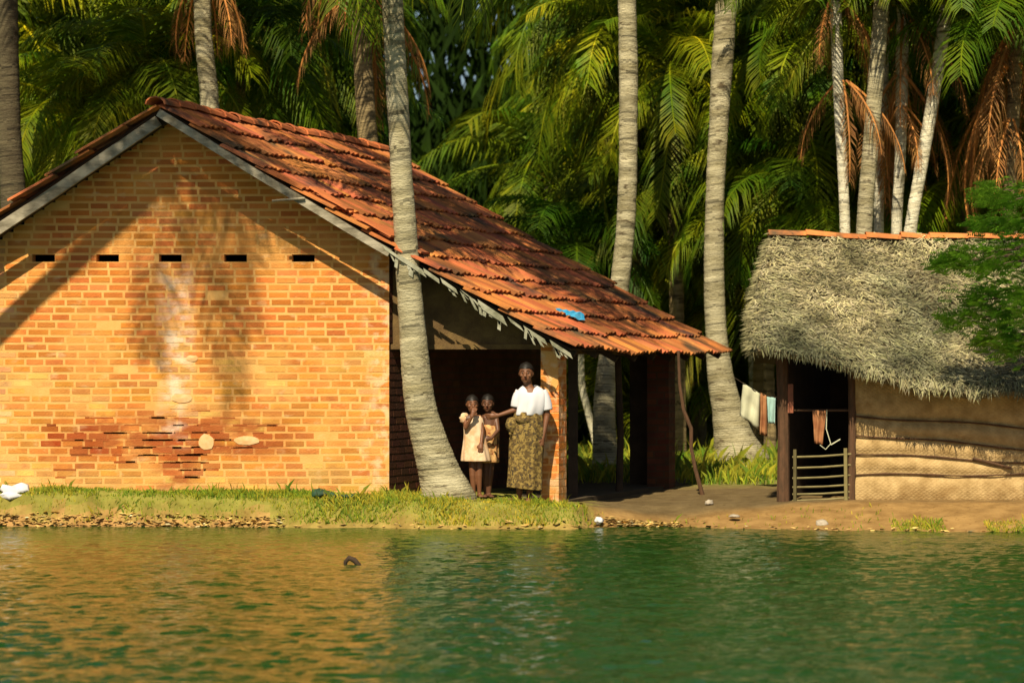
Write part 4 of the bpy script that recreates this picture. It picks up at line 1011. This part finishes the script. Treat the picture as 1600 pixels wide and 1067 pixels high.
def loft(rings, n=40, fold=0.0, nf=9, seed=0, capend=False):
    """rings: (centre, rx, ry, foldscale)"""
    mb = MB(); vs = []
    for (c, rx, ry, fs_) in rings:
        c = Vector(c)
        for k in range(n):
            a = 2 * math.pi * k / n; w = 1 + fold * fs_ * (math.sin(a * nf + seed + c.z * 2) * .6 + N3(math.cos(a) * 2.5 + seed, math.sin(a) * 2.5, c.z * 3)); vs.append(c + Vector((math.cos(a) * rx * w, math.sin(a) * ry * w, 0)))
    m = len(rings); mb.add(vs, [(i * n + k, i * n + (k + 1) % n, (i + 1) * n + (k + 1) % n, (i + 1) * n + k) for i in range(m - 1) for k in range(n)])
    return mb
def solid(o, t=.006, sub=True):
    s = o.modifiers.new('thickness', 'SOLIDIFY'); s.thickness = t; s.offset = 0
    if sub: b = o.modifiers.new('smooth', 'SUBSURF'); b.levels = 1; b.render_levels = 1
    return o

# woman leaning on the pillar
WY = 29.72
W = lambda px, py, dy=0.0: P(px, py, WY) + Vector((0, dy, 0))
zf = gh(PX(818, WY), WY)
wo = thing('person', 'woman in white blouse and patterned brown wrap skirt leaning on the brick pillar', 'person', (PX(820, WY), WY, zf))
b = MB(); hc = W(822, 583, -.03)
fin = head(wo, b, hc, .115, M['skin'], Vector((-.12, -1, 0)), hairlen=1)
b.tube([W(823, 592), W(825, 602), W(828, 612)], [.047, .047, .065], 12)
b.tube([W(829, 606), W(830, 614), W(829, 632), W(826, 648), W(825, 665), W(825, 682), W(826, 695)], [(.07, .05), (.155, .085), (.15, .105), (.13, .10), (.155, .11), (.17, .12), (.12, .10)], 18, up=(1, 0, 0))
capsule(b, W(809, 614), W(806, 640, .0), .044, .034); capsule(b, W(806, 640), W(778, 649, -.05), .032, .021); hand(b, W(778, 649, -.05), Vector((-1, .1, -.15)), Vector((0, -.3, 1)), .95, .5)
capsule(b, W(849, 615), W(855, 648, .0), .046, .036); capsule(b, W(855, 648), W(848, 684, -.05), .034, .023); hand(b, W(848, 684, -.05), Vector((-.15, -.1, -1)), Vector((-.6, -.8, 0)), 1.0, .5)
for (x0, x1, y1, dx) in ((817, 811, 774, -1), (833, 827, 777, 1)):
    capsule(b, W(x0, 690), W((x0 + x1) / 2, 732, -.02), .075, .052); an = Vector((W(x1, 0).x, WY, zf + .075)); capsule(b, W((x0 + x1) / 2, 732, -.02), an, .052, .031)
    toe = Vector((-.11 if dx < 0 else -.02, -.12 if dx < 0 else -.17, -.045)); capsule(b, an + Vector((0, .03, -.035)), an + toe, .030, .024, flat=1.3, up=(1, 0, 0))
    for k in range(5): q_ = an + toe + Vector((-.03 + .015 * k, 0, -.005)); d_ = Vector((toe.x, toe.y, 0)).normalized(); b.tube([q_, q_ + d_ * (.04 - .004 * k)], [.010, .008], 6)
body_obj(b, M['skin'], wo); fin()
s = MB(); s.ball(W(805, 782, -.07) * Vector((1, 1, 0)).length if False else Vector((PX(806, WY), WY - .06, zf + .012)), (.085, .11, .014), 14, 6); obj('sandal', s, M['sandal'], wo, True)
bl = loft([(W(828, 602), .072, .062, 0), (W(829, 606), .118, .080, .2), (W(830, 611), .158, .094, .5), (W(830, 620), .160, .112, .8), (W(830, 632), .156, .122, 1), (W(828, 641), .158, .125, 1.4), (W(826, 649), .152, .12, 1.2)], 48, .085, 6, 2)
bl.v = [(x, y, z - (.085 * math.exp(-((x - PX(828, WY)) / .045) ** 2) if (i < 96 and y < WY) else 0)) for i, (x, y, z) in enumerate(bl.v)]
bo = solid(obj('blouse', bl, M['white'], wo, True)); bo['label'] = 'loose white blouse with short sleeves'
for (a, b_, c_, ra, rb) in ((W(813, 610), W(808, 622), W(806, 637), .050, .058), (W(846, 610), W(852, 624), W(855, 642), .052, .062)):
    s = MB(); s.tube([a, b_, c_], [ra, (ra + rb) / 2 + .006, rb], 16, cap=False); solid(obj('sleeve', s, M['white'], bo, True))
sk = loft([(W(826, 643), .150, .118, .3), (W(825, 655), .165, .13, .6), (W(824, 675), .185, .145, 1), (W(823, 700), .182, .145, 1.1), (W(821, 725), .178, .15, 1.2), (W(820, 748), .182, .155, 1.4), (W(819, 762), .19, .16, 1.5)], 64, .075, 9, 4)
sk.v = [(x, y, z - max(0, (x - PX(800, WY))) * .12 * ss((1.49 - .6 - z) / .6)) for x, y, z in sk.v]
ko = solid(obj('wrap_skirt', sk, M['skirt'], wo, True))
s = MB(); s.ball(W(800, 664, -.06), (.07, .05, .085), 14, 9, fn=lambda d: 1 + .3 * N3(d.x * 3, d.y * 3, d.z * 3)); s.ball(W(818, 656, -.11), (.09, .045, .045), 12, 8, fn=lambda d: 1 + .3 * N3(d.x * 3 + 4, d.y * 3, d.z * 3)); obj('skirt_knot', s, M['skirt'], ko, True)
s = MB(); vs = []
for i in range(9):
    for j in range(7): vs.append(W(793 + 14 * i / 8 + 2, 658 + 20 * j / 6 + 2 * math.sin(i), -.07 + .02 * math.sin(i * 1.6 + j * .3)))
s.add(vs, [(i * 7 + j, i * 7 + j + 1, (i + 1) * 7 + j + 1, (i + 1) * 7 + j) for i in range(8) for j in range(6)]); solid(obj('skirt_tail', s, M['skirt'], ko, True))

def girl(px, top, foot, Y, label, skin, dress, face, arms, legs, sleeve, seed, hem, dress_top=None, wide=1.0):
    G = lambda x, y, dy=0.0: P(x, y, Y) + Vector((0, dy, 0))
    zf = gh(PX(px, Y), Y)
    t = thing('person', label, 'person', (PX(px, Y), Y, zf)); b = MB()
    hr = .100; hc = G(px, top + hr * 142 / 1 * 1.0 + 1, -.02)
    fin = head(t, b, hc, hr, skin, face)
    hcy = top + hr * 142
    b.tube([G(px, hcy + 9), G(px + 1, hcy + 16), G(px + 1, hcy + 20)], [.035, .035, .05], 10)
    b.tube([G(px + 1, hcy + 18), G(px + 1, hcy + 22), G(px + 2, hcy + 34), G(px + 3, hcy + 48), G(px + 3, hcy + 62), G(px + 3, hcy + 70)], [(.05, .04), (.105, .06), (.10, .07), (.09, .07), (.11, .08), (.08, .07)], 14, up=(1, 0, 0))
    for (sh_, el_, wr_, hd, th_) in arms:
        capsule(b, G(*sh_), G(*el_), .031, .025); capsule(b, G(*el_), G(*wr_), .024, .017); hand(b, G(*wr_), hd, th_, .75, .5)
    for (xa, xb, fx) in legs:
        an = Vector((PX(xb, Y), Y, zf + .06)); kn = G((xa + xb) / 2, (hcy + 62 + foot) / 2 + 8, -.015)
        capsule(b, G(xa, hcy + 64), kn, .052, .036); capsule(b, kn, an, .037, .023); toe = Vector((fx, -.12, -.035)); capsule(b, an + Vector((0, .02, -.03)), an + toe, .022, .018, flat=1.3, up=(1, 0, 0))
        for k in range(5): q_ = an + toe + Vector((-.022 + .011 * k, 0, -.003)); b.tube([q_, q_ + Vector((fx * .2, -.028, 0))], [.008, .006], 6)
    body_obj(b, skin, t, .0055); fin()
    dt = dress_top or hcy + 19
    rings = [(G(px + 1, dt), .085, .062, .2), (G(px + 1, dt + 6), .112, .078, .4), (G(px + 2, hcy + 34), .11, .082, .5), (G(px + 3, hcy + 46), .105, .08, .5)]
    for (cx, yy, rx, ry) in hem: rings.append((G(cx, yy), rx, ry, 1.3))
    d = solid(obj('dress', loft(rings, 44, .09, 8, seed), dress, t, True))
    for (a, c, ra) in sleeve: s = MB(); s.ball(G(*a), ra, 14, 9, fn=lambda d: 1 + .12 * math.sin(d.z * 9)); solid(obj('puff_sleeve', s, dress, d, True), .004, False)
    return t
girl(738, 616, 775, 29.98, 'girl in pale cream flared dress with hand at her mouth behind the leaning palm', M['skin'], M['dress'], Vector((.15, -1, 0)),
     [((728, 652, 0), (728, 668, -.10), (738, 650, -.16), Vector((.35, .2, 1)), Vector((.8, .1, -.3))), ((749, 652, 0), (754, 674, -.05), (752, 692, -.1), Vector((-.1, -.2, -1)), Vector((-1, 0, 0)))],
     [(737, 740, -.03), (748, 749, .02)], [((726, 654, -.01), 0, (.055, .055, .06))], 1, [(742, 695, .125, .10), (742, 710, .145, .12), (743, 721, .155, .13)])
girl(762, 615, 775, 30.16, 'smaller girl in brown patterned dress hugging the girl in the cream dress', M['skin_dark'], M['dress_brown'], Vector((-.1, -1, 0)),
     [((754, 652, -.02), (750, 660, -.14), (738, 654, -.24), Vector((-1, .1, .1)), Vector((0, 0, 1))), ((775, 652, 0), (778, 672, -.08), (768, 684, -.16), Vector((-.9, -.2, -.2)), Vector((0, -.2, 1)))],
     [(759, 759, -.01), (768, 764, .03)], [], 6, [(762, 695, .11, .09), (760, 712, .13, .11), (759, 723, .135, .11)], dress_top=662)
